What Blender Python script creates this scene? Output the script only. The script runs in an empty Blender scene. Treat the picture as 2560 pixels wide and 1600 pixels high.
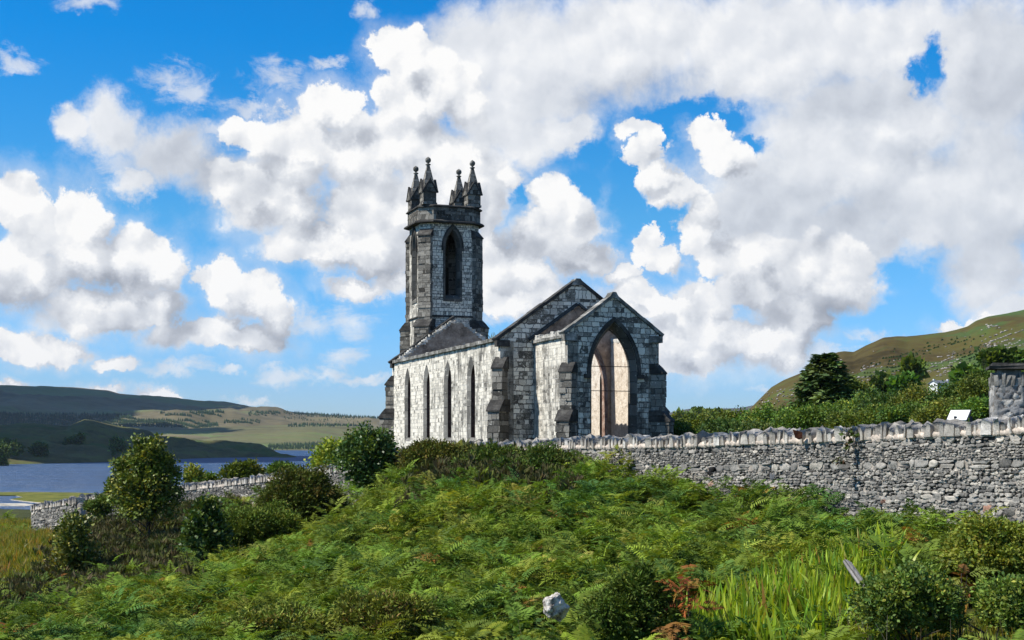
import bpy, bmesh, math, random
import numpy as np
from mathutils import Vector, Matrix
from mathutils.geometry import tessellate_polygon
from mathutils.kdtree import KDTree

scene = bpy.context.scene
COL = scene.collection
rng = np.random.default_rng(7)
random.seed(7)

# ------------------------------------------------------------------ camera
F = 3300.0            # focal length in pixels of a 2560 px wide frame
HZ = 1095.0           # row of the eye level
cam_data = bpy.data.cameras.new('camera')
cam_data.sensor_width = 36.0
cam_data.lens = 36.0 * F / 2560.0
cam_data.shift_y = (HZ - 800.0) / 2560.0
cam_data.clip_start = 0.5
cam_data.clip_end = 20000.0
cam = bpy.data.objects.new('camera', cam_data)
cam.location = (0, 0, 0)
cam.rotation_euler = (math.radians(90), 0, 0)
COL.objects.link(cam)
scene.camera = cam


def P(px, py, d):
    return ((px - 1280.0) / F * d, d, (HZ - py) / F * d)


# ------------------------------------------------------------------ sun, exposure
SUN_H = Vector((-0.976, -0.215, 0.0)).normalized()
SUN_EL = math.radians(50.0)
sun_dir = Vector((SUN_H.x * math.cos(SUN_EL), SUN_H.y * math.cos(SUN_EL), math.sin(SUN_EL)))
sd = bpy.data.lights.new('sun', 'SUN')
sd.energy = 5.0
sd.angle = math.radians(0.5)
sd.color = (1.0, 0.95, 0.86)
sun = bpy.data.objects.new('sun', sd)
sun.rotation_euler = sun_dir.to_track_quat('Z', 'Y').to_euler()
COL.objects.link(sun)
vs = scene.view_settings
vs.view_transform = 'Standard'
vs.look = 'None'
vs.gamma = 1.0
vs.exposure = 0.42
vs.use_curve_mapping = False

cy = scene.cycles
scene.render.engine = 'CYCLES'
cy.max_bounces = 4
cy.diffuse_bounces = 2
cy.glossy_bounces = 2
cy.transmission_bounces = 3
cy.transparent_max_bounces = 4
cy.caustics_reflective = False
cy.caustics_refractive = False
cy.use_denoising = True
try:
    cy.denoiser = 'OPENIMAGEDENOISE'
    cy.denoising_input_passes = 'RGB_ALBEDO_NORMAL'
    cy.denoising_prefilter = 'ACCURATE'
except Exception:
    pass


# ------------------------------------------------------------------ node helper
class NT:
    def __init__(s, tree):
        s.t = tree
        s.t.nodes.clear()

    def n(s, typ, ins=None, **props):
        nd = s.t.nodes.new(typ)
        for k, v in props.items():
            setattr(nd, k, v)
        if ins:
            for k, v in ins.items():
                sk = nd.inputs[k]
                if isinstance(v, bpy.types.NodeSocket):
                    s.t.links.new(v, sk)
                else:
                    try:
                        sk.default_value = v
                    except Exception:
                        sk.default_value = (*v, 1.0)
        return nd

    def math(s, op, a, b=0.0, c=0.0, clamp=False):
        nd = s.n('ShaderNodeMath', {0: a, 1: b, 2: c}, operation=op)
        nd.use_clamp = clamp
        return nd.outputs[0]

    def vec(s, op, a, b=(0, 0, 0), c=(0, 0, 0)):
        nd = s.n('ShaderNodeVectorMath', operation=op)
        for i, v in enumerate((a, b, c)):
            if isinstance(v, bpy.types.NodeSocket):
                s.t.links.new(v, nd.inputs[i])
            else:
                nd.inputs[i].default_value = v
        return nd.outputs['Value'] if op in ('DOT_PRODUCT', 'LENGTH', 'DISTANCE') else nd.outputs['Vector']

    def xyz(s, x, y, z):
        return s.n('ShaderNodeCombineXYZ', {0: x, 1: y, 2: z}).outputs[0]

    def sep(s, v):
        return s.n('ShaderNodeSeparateXYZ', {0: v}).outputs

    def noise(s, v, scale, detail=4.0, rough=0.55, dist=0.0, color=False, lac=2.0, dim='3D', w=None):
        ins = {'Scale': scale, 'Detail': detail, 'Roughness': rough, 'Distortion': dist, 'Lacunarity': lac}
        nd = s.n('ShaderNodeTexNoise', noise_dimensions=dim)
        for k, x in ins.items():
            nd.inputs[k].default_value = x
        if v is not None:
            s.t.links.new(v, nd.inputs['W' if dim == '1D' else 'Vector'])
        return nd.outputs['Color' if color else 'Fac']

    def ramp(s, fac, stops, interp='LINEAR'):
        nd = s.n('ShaderNodeValToRGB', {0: fac})
        cr = nd.color_ramp
        cr.interpolation = interp
        while len(cr.elements) < len(stops):
            cr.elements.new(0.5)
        for e, (p, c) in zip(cr.elements, stops):
            e.position = p
            e.color = (*c, 1.0) if not isinstance(c, (int, float)) else (c, c, c, 1.0)
        return nd.outputs[0]

    def mix(s, fac, a, b, blend='MIX'):
        nd = s.n('ShaderNodeMix', data_type='RGBA', blend_type=blend)
        nd.clamp_factor = True
        for sk, v in ((nd.inputs[0], fac), (nd.inputs[6], a), (nd.inputs[7], b)):
            if isinstance(v, bpy.types.NodeSocket):
                s.t.links.new(v, sk)
            elif sk.type == 'RGBA':
                sk.default_value = (*v[:3], 1.0)
            else:
                sk.default_value = v
        return nd.outputs[2]

    def smooth(s, x, a, b, lo=0.0, hi=1.0):
        nd = s.n('ShaderNodeMapRange', {'Value': x, 'From Min': a, 'From Max': b, 'To Min': lo, 'To Max': hi},
                 interpolation_type='SMOOTHSTEP')
        return nd.outputs[0]

    def link(s, a, b):
        s.t.links.new(a, b)


def g3(v):
    return (v, v, v)


# ------------------------------------------------------------------ sky
world = bpy.data.worlds.new('World')
scene.world = world
world.use_nodes = True
try:
    world.cycles.sampling_method = 'NONE'
except Exception:
    pass
W = NT(world.node_tree)

# cumulus heads: (px, py, rx, ry)
CUMULUS = [
    (30, 520, 95, 90), (95, 600, 110, 90), (182, 560, 82, 105), (60, 690, 150, 100), (215, 650, 120, 90),
    (330, 650, 120, 100), (395, 690, 75, 75), (250, 770, 190, 75), (400, 770, 90, 55), (40, 865, 140, 50),
    (150, 875, 80, 42), (300, 905, 70, 26),
    (545, 700, 70, 78), (620, 740, 95, 78), (690, 790, 60, 70), (530, 840, 170, 48), (640, 850, 95, 48),
    (40, 964, 50, 20), (250, 978, 64, 22), (385, 990, 52, 20),
    (800, 262, 72, 76), (850, 290, 60, 55), (635, 330, 78, 52), (745, 380, 150, 120), (905, 410, 150, 130), (700, 340, 60, 50),
    (985, 140, 78, 82), (1040, 150, 70, 80), (1090, 230, 118, 110), (1010, 250, 95, 90), (1165, 270, 60, 80),
    (1030, 370, 150, 120), (1130, 440, 170, 160), (960, 520, 190, 120), (700, 510, 160, 90), (620, 460, 120, 70),
    (790, 610, 190, 70), (930, 620, 190, 75), (900, 708, 130, 30), (1000, 690, 90, 40),
    (1390, 485, 78, 75), (1425, 560, 92, 80), (1380, 600, 130, 80), (1450, 650, 115, 55), (1300, 690, 110, 90), (1240, 640, 80, 90),
    (1350, 760, 210, 50), (1265, 440, 50, 40), (1215, 520, 60, 120),
    (1575, 320, 42, 36), (1625, 340, 40, 42), (1610, 390, 66, 48), (1660, 440, 66, 55), (1700, 480, 70, 50),
    (1785, 345, 62, 52), (1810, 390, 90, 55), (1640, 600, 48, 42), (1665, 655, 50, 48), (1620, 640, 40, 40),
    (1800, 640, 90, 62), (1870, 620, 95, 66), (1740, 730, 56, 46), (1760, 800, 110, 70), (1830, 860, 170, 66),
    (1740, 905, 120, 55), (1920, 870, 130, 70), (1680, 850, 60, 70), (2000, 790, 150, 90), (2010, 680, 160, 110), (2100, 700, 120, 110),
    (1890, 720, 150, 90), (2450, 820, 120, 36), (1750, 560, 60, 100),
    (1600, 760, 110, 50), (1560, 700, 60, 30),
]
# soft layered sheets
SHEETS = [
    (1180, 110, 150, 120), (1330, 170, 230, 210), (1560, 110, 330, 170), (1900, 120, 380, 190), (2250, 110, 330, 130),
    (2480, 160, 190, 260), (2140, 330, 330, 190), (1990, 450, 270, 160), (2260, 480, 260, 170), (2480, 480, 210, 260),
    (2100, 600, 270, 150), (2480, 680, 130, 130), (1880, 540, 180, 130), (1330, 330, 140, 90), (1420, 330, 90, 60), (2350, 560, 200, 80),
    (420, 385, 155, 95), (560, 440, 150, 80), (285, 320, 95, 95), (330, 460, 70, 50), (185, 320, 55, 50),
    (1190, 420, 140, 120),
    (1250, 270, 160, 130), (2560, 780, 150, 80),
]
# thin, half-transparent wisps
WISPS = [
    (430, 205, 90, 50), (690, 200, 120, 55), (25, 150, 90, 40), (240, 10, 110, 36), (920, 20, 40, 40), (480, 250, 90, 50), (820, 155, 60, 26), (640, 268, 130, 34), (560, 930, 60, 20),
    (910, 968, 120, 20), (1960, 985, 110, 18), (420, 925, 110, 30), (705, 940, 110, 34), (825, 952, 60, 34), (902, 800, 90, 70), (868, 892, 80, 40), (760, 800, 100, 56), (300, 905, 100, 34),
    (200, 330, 90, 70), (300, 420, 120, 90), (2310, 650, 80, 40), (2200, 842, 120, 30), (2060, 900, 120, 40), (1250, 800, 150, 50), (1560, 690, 90, 60), (1480, 560, 60, 60), (620, 1000, 90, 16), (1010, 280, 60, 60), (560, 330, 120, 50),
]
# clear gaps in the layer
GAPS = [
    (2300, 195, 26, 44), (2345, 150, 30, 50), (2330, 185, 36, 44), (1700, 285, 130, 30), (1660, 330, 34, 60), (1830, 300, 40, 34),
    (1590, 500, 80, 110), (1560, 420, 46, 60), (1660, 560, 55, 60), (1306, 490, 30, 32), (1490, 390, 60, 30),
    (2270, 690, 70, 55), (2200, 780, 130, 50), (1475, 460, 50, 60), (1880, 350, 34, 20),
]
# grey undersides and shaded folds: (px, py, rx, ry)
SHADES = [
    (440, 800, 95, 40), (250, 720, 130, 40), (60, 740, 90, 40), (680, 850, 110, 42), (600, 470, 170, 40), (470, 400, 130, 70),
    (780, 540, 150, 28), (960, 640, 150, 26), (1480, 660, 80, 40), (1950, 760, 150, 66), (1900, 520, 170, 90),
    (2480, 620, 160, 90), (2500, 250, 120, 170), (2050, 800, 120, 70), (1850, 820, 140, 24), (2100, 560, 200, 80),
    (2150, 250, 180, 60), (1560, 240, 190, 50), (320, 790, 120, 26), (1750, 915, 130, 18), (2290, 380, 90, 40), (900, 655, 100, 20),
    (1330, 620, 90, 40),
]


def to_angles(px, py, rx, ry):
    u, v = (px - 1280.0) / F, (HZ - py) / F
    az = math.atan2(u, 1.0)
    h = math.hypot(u, 1.0)
    el = math.atan2(v, h)
    return az, el, rx / F * math.cos(az) ** 2, ry / F / h * math.cos(el) ** 2


def blob_field(u3, v3, blobs):
    """smallest squared elliptical distance to any of the blobs, three at a time"""
    acc = None
    bl = [to_angles(*b) for b in blobs]
    while len(bl) % 3:
        bl.append(bl[-1])
    for i in range(0, len(bl), 3):
        t = bl[i:i + 3]
        A = W.vec('MULTIPLY_ADD', u3, [1 / b[2] for b in t], [-b[0] / b[2] for b in t])
        B = W.vec('MULTIPLY_ADD', v3, [1 / b[3] for b in t], [-b[1] / b[3] for b in t])
        D = W.vec('MULTIPLY_ADD', B, B, W.vec('MULTIPLY', A, A))
        acc = D if acc is None else W.vec('MINIMUM', acc, D)
    o = W.sep(acc)
    return W.math('MINIMUM', W.math('MINIMUM', o[0], o[1]), o[2])


def lift3(s):
    return W.xyz(s, s, s)


tc = W.n('ShaderNodeTexCoord').outputs['Generated']
dirv = W.vec('NORMALIZE', tc)
dx, dy, dz = W.sep(dirv)
azimuth = W.math('ARCTAN2', dx, dy)
elev = W.math('ARCTAN2', dz, W.math('SQRT', W.math('ADD', W.math('MULTIPLY', dx, dx), W.math('MULTIPLY', dy, dy))))
# turbulence that pushes the outlines about: broad billows and fine cauliflower
nz1 = W.noise(dirv, 16.0, 2.0, 0.5, color=True)
nz2 = W.noise(dirv, 58.0, 8.0, 0.68, color=True)
n1x, n1y, _ = W.sep(nz1)
n2x, n2y, n2z = W.sep(nz2)
wu = W.math('ADD', W.math('MULTIPLY', W.math('SUBTRACT', n1x, 0.5), 0.030), W.math('MULTIPLY', W.math('SUBTRACT', n2x, 0.5), 0.030))
wv = W.math('ADD', W.math('MULTIPLY', W.math('SUBTRACT', n1y, 0.5), 0.026), W.math('MULTIPLY', W.math('SUBTRACT', n2y, 0.5), 0.028))
ua, va = W.math('ADD', azimuth, wu), W.math('ADD', elev, wv)
U, V_ = lift3(ua), lift3(va)
dens_c = W.math('SUBTRACT', 1.0, W.math('SQRT', blob_field(U, V_, CUMULUS)))
# a look a little way towards the sun: less cloud there means a lit flank
U2, V2 = lift3(W.math('ADD', ua, -0.016)), lift3(W.math('ADD', va, 0.022))
dens_l = W.math('SUBTRACT', 1.0, W.math('SQRT', blob_field(U2, V2, CUMULUS)))
lit = W.smooth(W.math('SUBTRACT', dens_c, dens_l), -0.40, 0.32)
dens_c = W.math('ADD', dens_c, W.math('MULTIPLY', W.math('SUBTRACT', n2z, 0.5), 0.42))
# cauliflower heads: rounded cells on the outlines and in the relief
def cells(v, sc):
    nd = W.n('ShaderNodeTexVoronoi', {'Vector': v, 'Scale': sc}, feature='SMOOTH_F1')
    nd.inputs['Smoothness'].default_value = 0.35
    return nd.outputs['Distance']


wd = W.vec('ADD', dirv, W.vec('SCALE', W.vec('SUBTRACT', nz2, (0.5, 0.5, 0.5))))
for nd_ in W.t.nodes:
    if nd_.type == 'VECT_MATH' and nd_.operation == 'SCALE' and abs(nd_.inputs['Scale'].default_value - 1.0) < 1e-6:
        nd_.inputs['Scale'].default_value = 0.022
puff = cells(wd, 44.0)
puff2 = cells(W.vec('ADD', wd, (-0.0065, 0.0, 0.008)), 44.0)
cell_lit = W.math('SUBTRACT', puff2, puff)
dens_c = W.math('ADD', dens_c, W.math('MULTIPLY', W.math('SUBTRACT', 0.42, puff), 0.55))
# crisp on the sunlit flanks, vaporous underneath
a_c = W.smooth(W.math('MULTIPLY', dens_c, W.math('ADD', 0.42, W.math('MULTIPLY', lit, 0.78))), -0.04, 0.17)
# sheets: wider, wispier turbulence
nz3 = W.noise(dirv, 26.0, 6.0, 0.62)
nz3m = W.math('SUBTRACT', nz3, 0.5)
dens_s = W.math('SUBTRACT', 1.0, W.math('SQRT', blob_field(U, V_, SHEETS)))
nz6 = W.noise(dirv, 9.0, 9.0, 0.68, 0.6)
dens_s = W.math('ADD', dens_s, W.math('MULTIPLY', W.math('SUBTRACT', nz6, 0.5), 1.1))
dens_s = W.math('ADD', dens_s, W.math('MULTIPLY', nz3m, 0.5))
gap = W.math('SUBTRACT', 1.0, W.math('SQRT', blob_field(U, V_, GAPS)))
gapm = W.smooth(W.math('ADD', W.math('ADD', gap, W.math('MULTIPLY', nz3m, 0.9)), W.math('MULTIPLY', W.math('SUBTRACT', n2z, 0.5), 1.1)), -0.45, 0.45)
shade = W.math('SUBTRACT', 1.0, W.math('SQRT', blob_field(U, V_, SHADES)))
shade = W.smooth(shade, -0.85, 0.75)

veil = W.math('MULTIPLY', W.smooth(W.math('ADD', dens_c, W.math('MULTIPLY', W.math('SUBTRACT', nz6, 0.5), 1.6)), -0.75, 0.35), 0.42)
nzw = W.noise(W.vec('MULTIPLY', dirv, (30.0, 30.0, 62.0)), 1.0, 8.0, 0.66, 0.8)
dens_w = W.math('SUBTRACT', 1.0, W.math('SQRT', blob_field(U, V_, WISPS)))
a_w = W.math('MULTIPLY', W.smooth(W.math('ADD', dens_w, W.math('MULTIPLY', W.math('SUBTRACT', nzw, 0.5), 2.2)), 0.0, 0.95), 0.75)
a_s = W.math('MULTIPLY', W.math('MAXIMUM', W.math('MAXIMUM', W.smooth(dens_s, -0.25, 0.5), a_w), veil), W.math('SUBTRACT', 1.0, gapm))
# clouds over the rest of the dome, out of the frame
away = W.smooth(W.math('MAXIMUM', W.math('ABSOLUTE', azimuth), W.math('MULTIPLY', elev, 1.15)), 0.42, 0.55)
nz4 = W.noise(dirv, 3.2, 7.0, 0.58)
a_g = W.math('MULTIPLY', W.smooth(nz4, 0.50, 0.66), away)
a_g = W.math('MULTIPLY', a_g, W.smooth(dz, 0.02, 0.12))
alpha = W.math('SUBTRACT', 1.0, W.math('MULTIPLY', W.math('MULTIPLY', W.math('SUBTRACT', 1.0, a_c), W.math('SUBTRACT', 1.0, W.math('MULTIPLY', a_s, 0.96))), W.math('SUBTRACT', 1.0, a_g)))

nz5 = W.noise(dirv, 30.0, 5.0, 0.55)
nz5b = W.noise(W.vec('ADD', dirv, (-0.009, 0.0, 0.011)), 30.0, 5.0, 0.55)
relief = W.math('ADD', W.math('MULTIPLY', W.math('SUBTRACT', nz5, nz5b), 0.70), W.math('MULTIPLY', cell_lit, 0.55))
nz7 = W.noise(dirv, 11.0, 3.0, 0.5)
c_tone = W.math('ADD', W.math('MULTIPLY', lit, 0.46), relief)
c_tone = W.math('ADD', W.math('ADD', c_tone, W.math('MULTIPLY', W.math('SUBTRACT', nz7, 0.5), 0.5)), 0.52)
s_tone = W.math('ADD', W.math('ADD', 0.83, W.math('MULTIPLY', relief, 0.50)), W.math('MULTIPLY', W.math('SUBTRACT', nz6, 0.5), 0.55))
tone = W.math('ADD', W.math('MULTIPLY', c_tone, a_c), W.math('MULTIPLY', s_tone, W.math('SUBTRACT', 1.0, a_c)))
tone = W.math('SUBTRACT', tone, W.math('MULTIPLY', shade, 0.32), clamp=True)
cloud_col = W.ramp(tone, [(0.0, (0.36, 0.39, 0.45)), (0.35, (0.52, 0.55, 0.61)), (0.62, (0.69, 0.72, 0.77)), (0.85, (0.855, 0.87, 0.895)), (1.0, (1.0, 0.995, 0.985))])

sky = W.n('ShaderNodeTexSky', sky_type='NISHITA')
sky.sun_disc = False
sky.sun_elevation = SUN_EL
sky.sun_rotation = math.atan2(SUN_H.x, SUN_H.y)
sky.altitude = 100.0
sky.air_density = 1.0
sky.dust_density = 0.3
sky.ozone_density = 2.5
hsv = W.n('ShaderNodeHueSaturation', {'Hue': 0.488, 'Saturation': 1.32, 'Value': 1.0, 'Color': sky.outputs[0]})
# clear, deep northern blue: the air's tint by height above the horizon
tint = W.ramp(W.math('MULTIPLY', dz, 2.5, clamp=True), [(0.0, (0.40, 0.56, 0.93)), (0.10, (0.355, 0.55, 0.94)), (0.41, (0.30, 0.60, 0.81)), (0.72, (0.025, 0.57, 0.88)), (1.0, (0.02, 0.55, 0.86))])
deep = W.vec('SCALE', W.mix(1.0, hsv.outputs[0], tint, 'MULTIPLY'))
W.t.nodes[-1].inputs['Scale'].default_value = 1.4
bg_sky = W.n('ShaderNodeBackground', {'Color': deep, 'Strength': 0.098})
bg_cl = W.n('ShaderNodeBackground', {'Color': cloud_col, 'Strength': 0.745})
ms = W.n('ShaderNodeMixShader', {0: alpha, 1: bg_sky.outputs[0], 2: bg_cl.outputs[0]})
wo = W.n('ShaderNodeOutputWorld', {'Surface': ms.outputs[0]})


# ------------------------------------------------------------------ mesh helpers
def tag(o, label=None, cat=None, group=None, kind=None):
    if label:
        o['label'] = label
    if cat:
        o['category'] = cat
    if group:
        o['group'] = group
    if kind:
        o['kind'] = kind
    return o


def empty(name, loc=(0, 0, 0), rz=0.0):
    o = bpy.data.objects.new(name, None)
    o.empty_display_size = 0.3
    o.location = loc
    o.rotation_euler = (0, 0, rz)
    COL.objects.link(o)
    return o


def mk(name, V, Fc, mat, parent=None, col=None, smooth=False, uv=None, mat_idx=None):
    """mesh object from arrays; Fc is (n,3) or (n,4), or a list of such; col = per-vertex colour"""
    V = np.asarray(V, np.float32)
    if not isinstance(Fc, (list, tuple)):
        Fc = [Fc]
    Fc = [np.asarray(f, np.int32) for f in Fc if len(f)]
    me = bpy.data.meshes.new(name)
    me.vertices.add(len(V))
    me.vertices.foreach_set('co', V.ravel())
    li = np.concatenate([f.ravel() for f in Fc])
    tot = np.concatenate([np.full(len(f), f.shape[1], np.int32) for f in Fc])
    st = np.concatenate([[0], np.cumsum(tot)[:-1]]).astype(np.int32)
    me.loops.add(len(li))
    me.loops.foreach_set('vertex_index', li)
    me.polygons.add(len(tot))
    me.polygons.foreach_set('loop_start', st)
    me.polygons.foreach_set('loop_total', tot)
    if smooth:
        me.polygons.foreach_set('use_smooth', np.ones(len(tot), bool))
    if mat_idx is not None:
        me.polygons.foreach_set('material_index', np.asarray(mat_idx, np.int32))
    if col is not None:
        at = me.color_attributes.new('tint', 'FLOAT_COLOR', 'POINT')
        c4 = np.ones((len(V), 4), np.float32)
        c4[:, :3] = col
        at.data.foreach_set('color', c4.ravel())
    if uv is not None:
        ul = me.uv_layers.new(name='UVMap')
        ul.data.foreach_set('uv', np.asarray(uv, np.float32)[li].ravel())
    me.update()
    me.validate()
    mats = mat if isinstance(mat, (list, tuple)) else [mat]
    for m in mats:
        me.materials.append(m)
    o = bpy.data.objects.new(name, me)
    COL.objects.link(o)
    if parent:
        o.parent = parent
    return o


def material(name):
    m = bpy.data.materials.new(name)
    m.use_nodes = True
    return m, NT(m.node_tree)


def finish(T, color, rough=0.9, spec=0.2, bump=None, bump_dist=0.02, bump_str=1.0, trans=None, trans_fac=0.25, normal=None):
    ins = {'Base Color': color, 'Roughness': rough, 'Specular IOR Level': spec}
    b = T.n('ShaderNodeBsdfPrincipled', ins)
    if bump is not None:
        bn = T.n('ShaderNodeBump', {'Height': bump, 'Strength': bump_str, 'Distance': bump_dist})
        T.link(bn.outputs[0], b.inputs['Normal'])
    out = b.outputs[0]
    if trans is not None:
        t = T.n('ShaderNodeBsdfTranslucent', {'Color': trans})
        out = T.n('ShaderNodeMixShader', {0: trans_fac, 1: out, 2: t.outputs[0]}).outputs[0]
    T.n('ShaderNodeOutputMaterial', {'Surface': out})


# ------------------------------------------------------------------ materials
def ashlar(name, tones, mortar, bw=0.52, rh=0.27, stain=0.35, lichen=0.25, msize=0.012, streak=0.3, warm=(1.0, 0.925, 0.78), stain_at=0.5, grad=0.0, zgrad=0.0):
    """squared rubble: irregular courses, each stone its own tone, blotches of lichen and black weathering"""
    m, T = material(name)
    uv = T.n('ShaderNodeUVMap').outputs[0]
    x, y, _ = T.sep(uv)
    wy = T.math('MULTIPLY', T.math('SUBTRACT', T.noise(y, 1.7, 1.0, dim='1D'), 0.5), 0.42)
    wx = T.math('MULTIPLY', T.math('SUBTRACT', T.noise(uv, 1.1, 1.0), 0.5), 0.5)
    fine = T.noise(uv, 5.0, 3.0, 0.6, color=True)
    fx, fy, fz = T.sep(fine)
    x2 = T.math('ADD', T.math('ADD', x, wx), T.math('MULTIPLY', T.math('SUBTRACT', fx, 0.5), 0.16))
    y2 = T.math('ADD', T.math('ADD', y, wy), T.math('MULTIPLY', T.math('SUBTRACT', fy, 0.5), 0.12))
    p = T.xyz(x2, y2, 0.0)
    br = T.n('ShaderNodeTexBrick', {'Vector': p, 'Color1': (0, 0, 0), 'Color2': (1, 1, 1), 'Mortar': (0.5, 0.5, 0.5), 'Scale': 1.0,
                                    'Mortar Size': msize, 'Mortar Smooth': 0.3, 'Bias': 0.0, 'Brick Width': bw, 'Row Height': rh})
    br.offset = 0.5
    br.offset_frequency = 2
    br.squash = 0.62
    br.squash_frequency = 3
    rnd = T.sep(br.outputs['Color'])[0]
    gr = T.noise(uv, 14.0, 5.0, 0.65)
    tone = T.math('ADD', rnd, T.math('MULTIPLY', T.math('SUBTRACT', gr, 0.5), 0.95), clamp=True)
    col = T.ramp(tone, [(i / (len(tones) - 1), (t * warm[0], t * warm[1], t * warm[2])) for i, t in enumerate(tones)])
    # pale lichen and limewash patches
    li = T.smooth(T.noise(uv, 4.2, 6.0, 0.7), 0.60 - lichen * 0.35, 0.70 - lichen * 0.35)
    col = T.mix(T.math('MULTIPLY', li, 0.75), col, (0.74, 0.70, 0.61))
    # black weathering, blotchy with vertical runs
    sx = T.xyz(T.math('MULTIPLY', x, 2.2), T.math('MULTIPLY', y, 0.5), 0.0)
    st = T.noise(sx, 1.0, 6.0, 0.65)
    bl = T.noise(uv, 0.55, 5.0, 0.6)
    sm = T.math('ADD', T.math('MULTIPLY', st, streak), T.math('MULTIPLY', bl, 1.0 - streak))
    if zgrad:     # wetter and blacker towards the foot
        sm = T.math('ADD', sm, T.smooth(y, 1.0, 6.0, zgrad, -zgrad * 0.6))
    if grad:      # cleaner towards the far end of the wall
        sm = T.math('SUBTRACT', sm, T.smooth(x, 12.0, 28.0, -0.02, grad))
    sm = T.smooth(sm, stain_at - 0.04, stain_at + 0.12)
    col = T.mix(T.math('MULTIPLY', sm, stain), col, (0.035, 0.033, 0.03))
    col = T.mix(T.math('MULTIPLY', br.outputs['Fac'], 0.85), col, mortar)
    h = T.math('SUBTRACT', T.math('ADD', T.math('MULTIPLY', gr, 0.6), T.math('MULTIPLY', rnd, 0.5)), T.math('MULTIPLY', br.outputs['Fac'], 1.0))
    finish(T, col, 0.92, 0.15, bump=h, bump_dist=0.05)
    return m


M = {}
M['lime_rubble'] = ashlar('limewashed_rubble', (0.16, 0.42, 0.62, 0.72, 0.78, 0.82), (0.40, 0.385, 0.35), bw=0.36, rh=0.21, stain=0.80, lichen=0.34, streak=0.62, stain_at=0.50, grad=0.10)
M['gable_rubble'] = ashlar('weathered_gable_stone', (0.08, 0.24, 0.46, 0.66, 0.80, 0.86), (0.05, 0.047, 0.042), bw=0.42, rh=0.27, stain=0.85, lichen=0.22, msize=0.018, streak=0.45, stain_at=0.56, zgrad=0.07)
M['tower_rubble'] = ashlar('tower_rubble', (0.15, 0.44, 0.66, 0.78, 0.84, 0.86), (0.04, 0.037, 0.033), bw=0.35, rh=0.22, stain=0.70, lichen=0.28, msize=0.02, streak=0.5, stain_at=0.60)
M['grit'] = ashlar('dark_gritstone', (0.05, 0.10, 0.15, 0.20, 0.26, 0.32), (0.03, 0.028, 0.025), bw=0.6, rh=0.34, stain=0.6, lichen=0.02, msize=0.014, stain_at=0.55, warm=(1.0, 0.93, 0.80))
M['frame_stone'] = ashlar('dressed_window_stone', (0.13, 0.18, 0.22, 0.26), (0.08, 0.075, 0.07), bw=3.0, rh=0.95, stain=0.35, lichen=0.08, warm=(1.0, 0.95, 0.85))
M['dark_frame'] = ashlar('dark_dressed_stone', (0.06, 0.10, 0.14, 0.18), (0.035, 0.033, 0.03), bw=3.0, rh=0.6, stain=0.5, lichen=0.0, warm=(1.0, 0.95, 0.84))  # darker dressed stone: window frames, reveals and the tower inside


def coarse_stone(name, stops, scale=3.0, detail=7.0, bd=0.05, rough=0.95):
    m, T = material(name)
    co = T.n('ShaderNodeTexCoord').outputs['Object']
    n = T.noise(co, scale, detail, 0.65)
    n2 = T.noise(co, scale * 6, 4.0, 0.6)
    f = T.math('ADD', T.math('MULTIPLY', n, 0.75), T.math('MULTIPLY', n2, 0.25))
    finish(T, T.ramp(f, stops), rough, 0.15, bump=f, bump_dist=bd)
    return m


M['coping_stone'] = coarse_stone('lichened_coping_stone', [(0.34, (0.05, 0.047, 0.04)), (0.47, (0.13, 0.125, 0.11)), (0.56, (0.27, 0.26, 0.235)), (0.68, (0.50, 0.48, 0.44))], 1.6)
M['slab_stone'] = coarse_stone('dark_weathered_slab', [(0.35, (0.022, 0.021, 0.02)), (0.5, (0.05, 0.047, 0.043)), (0.62, (0.10, 0.095, 0.085)), (0.75, (0.2, 0.19, 0.17))], 1.4)
M['ragged_top'] = coarse_stone('bleached_wall_head', [(0.35, (0.16, 0.15, 0.13)), (0.5, (0.46, 0.44, 0.39)), (0.65, (0.66, 0.63, 0.57))], 2.2, bd=0.12)
M['brown_render'] = coarse_stone('brown_lime_render', [(0.33, (0.07, 0.054, 0.043)), (0.44, (0.22, 0.165, 0.125)), (0.54, (0.34, 0.26, 0.20)), (0.68, (0.54, 0.45, 0.36))], 1.3, bd=0.08)
M['cream_render'] = coarse_stone('cream_lime_plaster', [(0.33, (0.30, 0.24, 0.18)), (0.43, (0.54, 0.46, 0.37)), (0.55, (0.70, 0.62, 0.52)), (0.70, (0.78, 0.72, 0.63))], 3.2, bd=0.10)
M['jamb_rubble'] = coarse_stone('red_brown_jamb_rubble', [(0.35, (0.03, 0.02, 0.017)), (0.5, (0.07, 0.045, 0.037)), (0.6, (0.13, 0.085, 0.07)), (0.72, (0.3, 0.26, 0.22))], 4.0)
M['pink_quoin'] = coarse_stone('pinkish_quoin_rubble', [(0.35, (0.12, 0.075, 0.06)), (0.48, (0.28, 0.18, 0.14)), (0.58, (0.42, 0.32, 0.26)), (0.7, (0.6, 0.52, 0.45))], 3.0)


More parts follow.
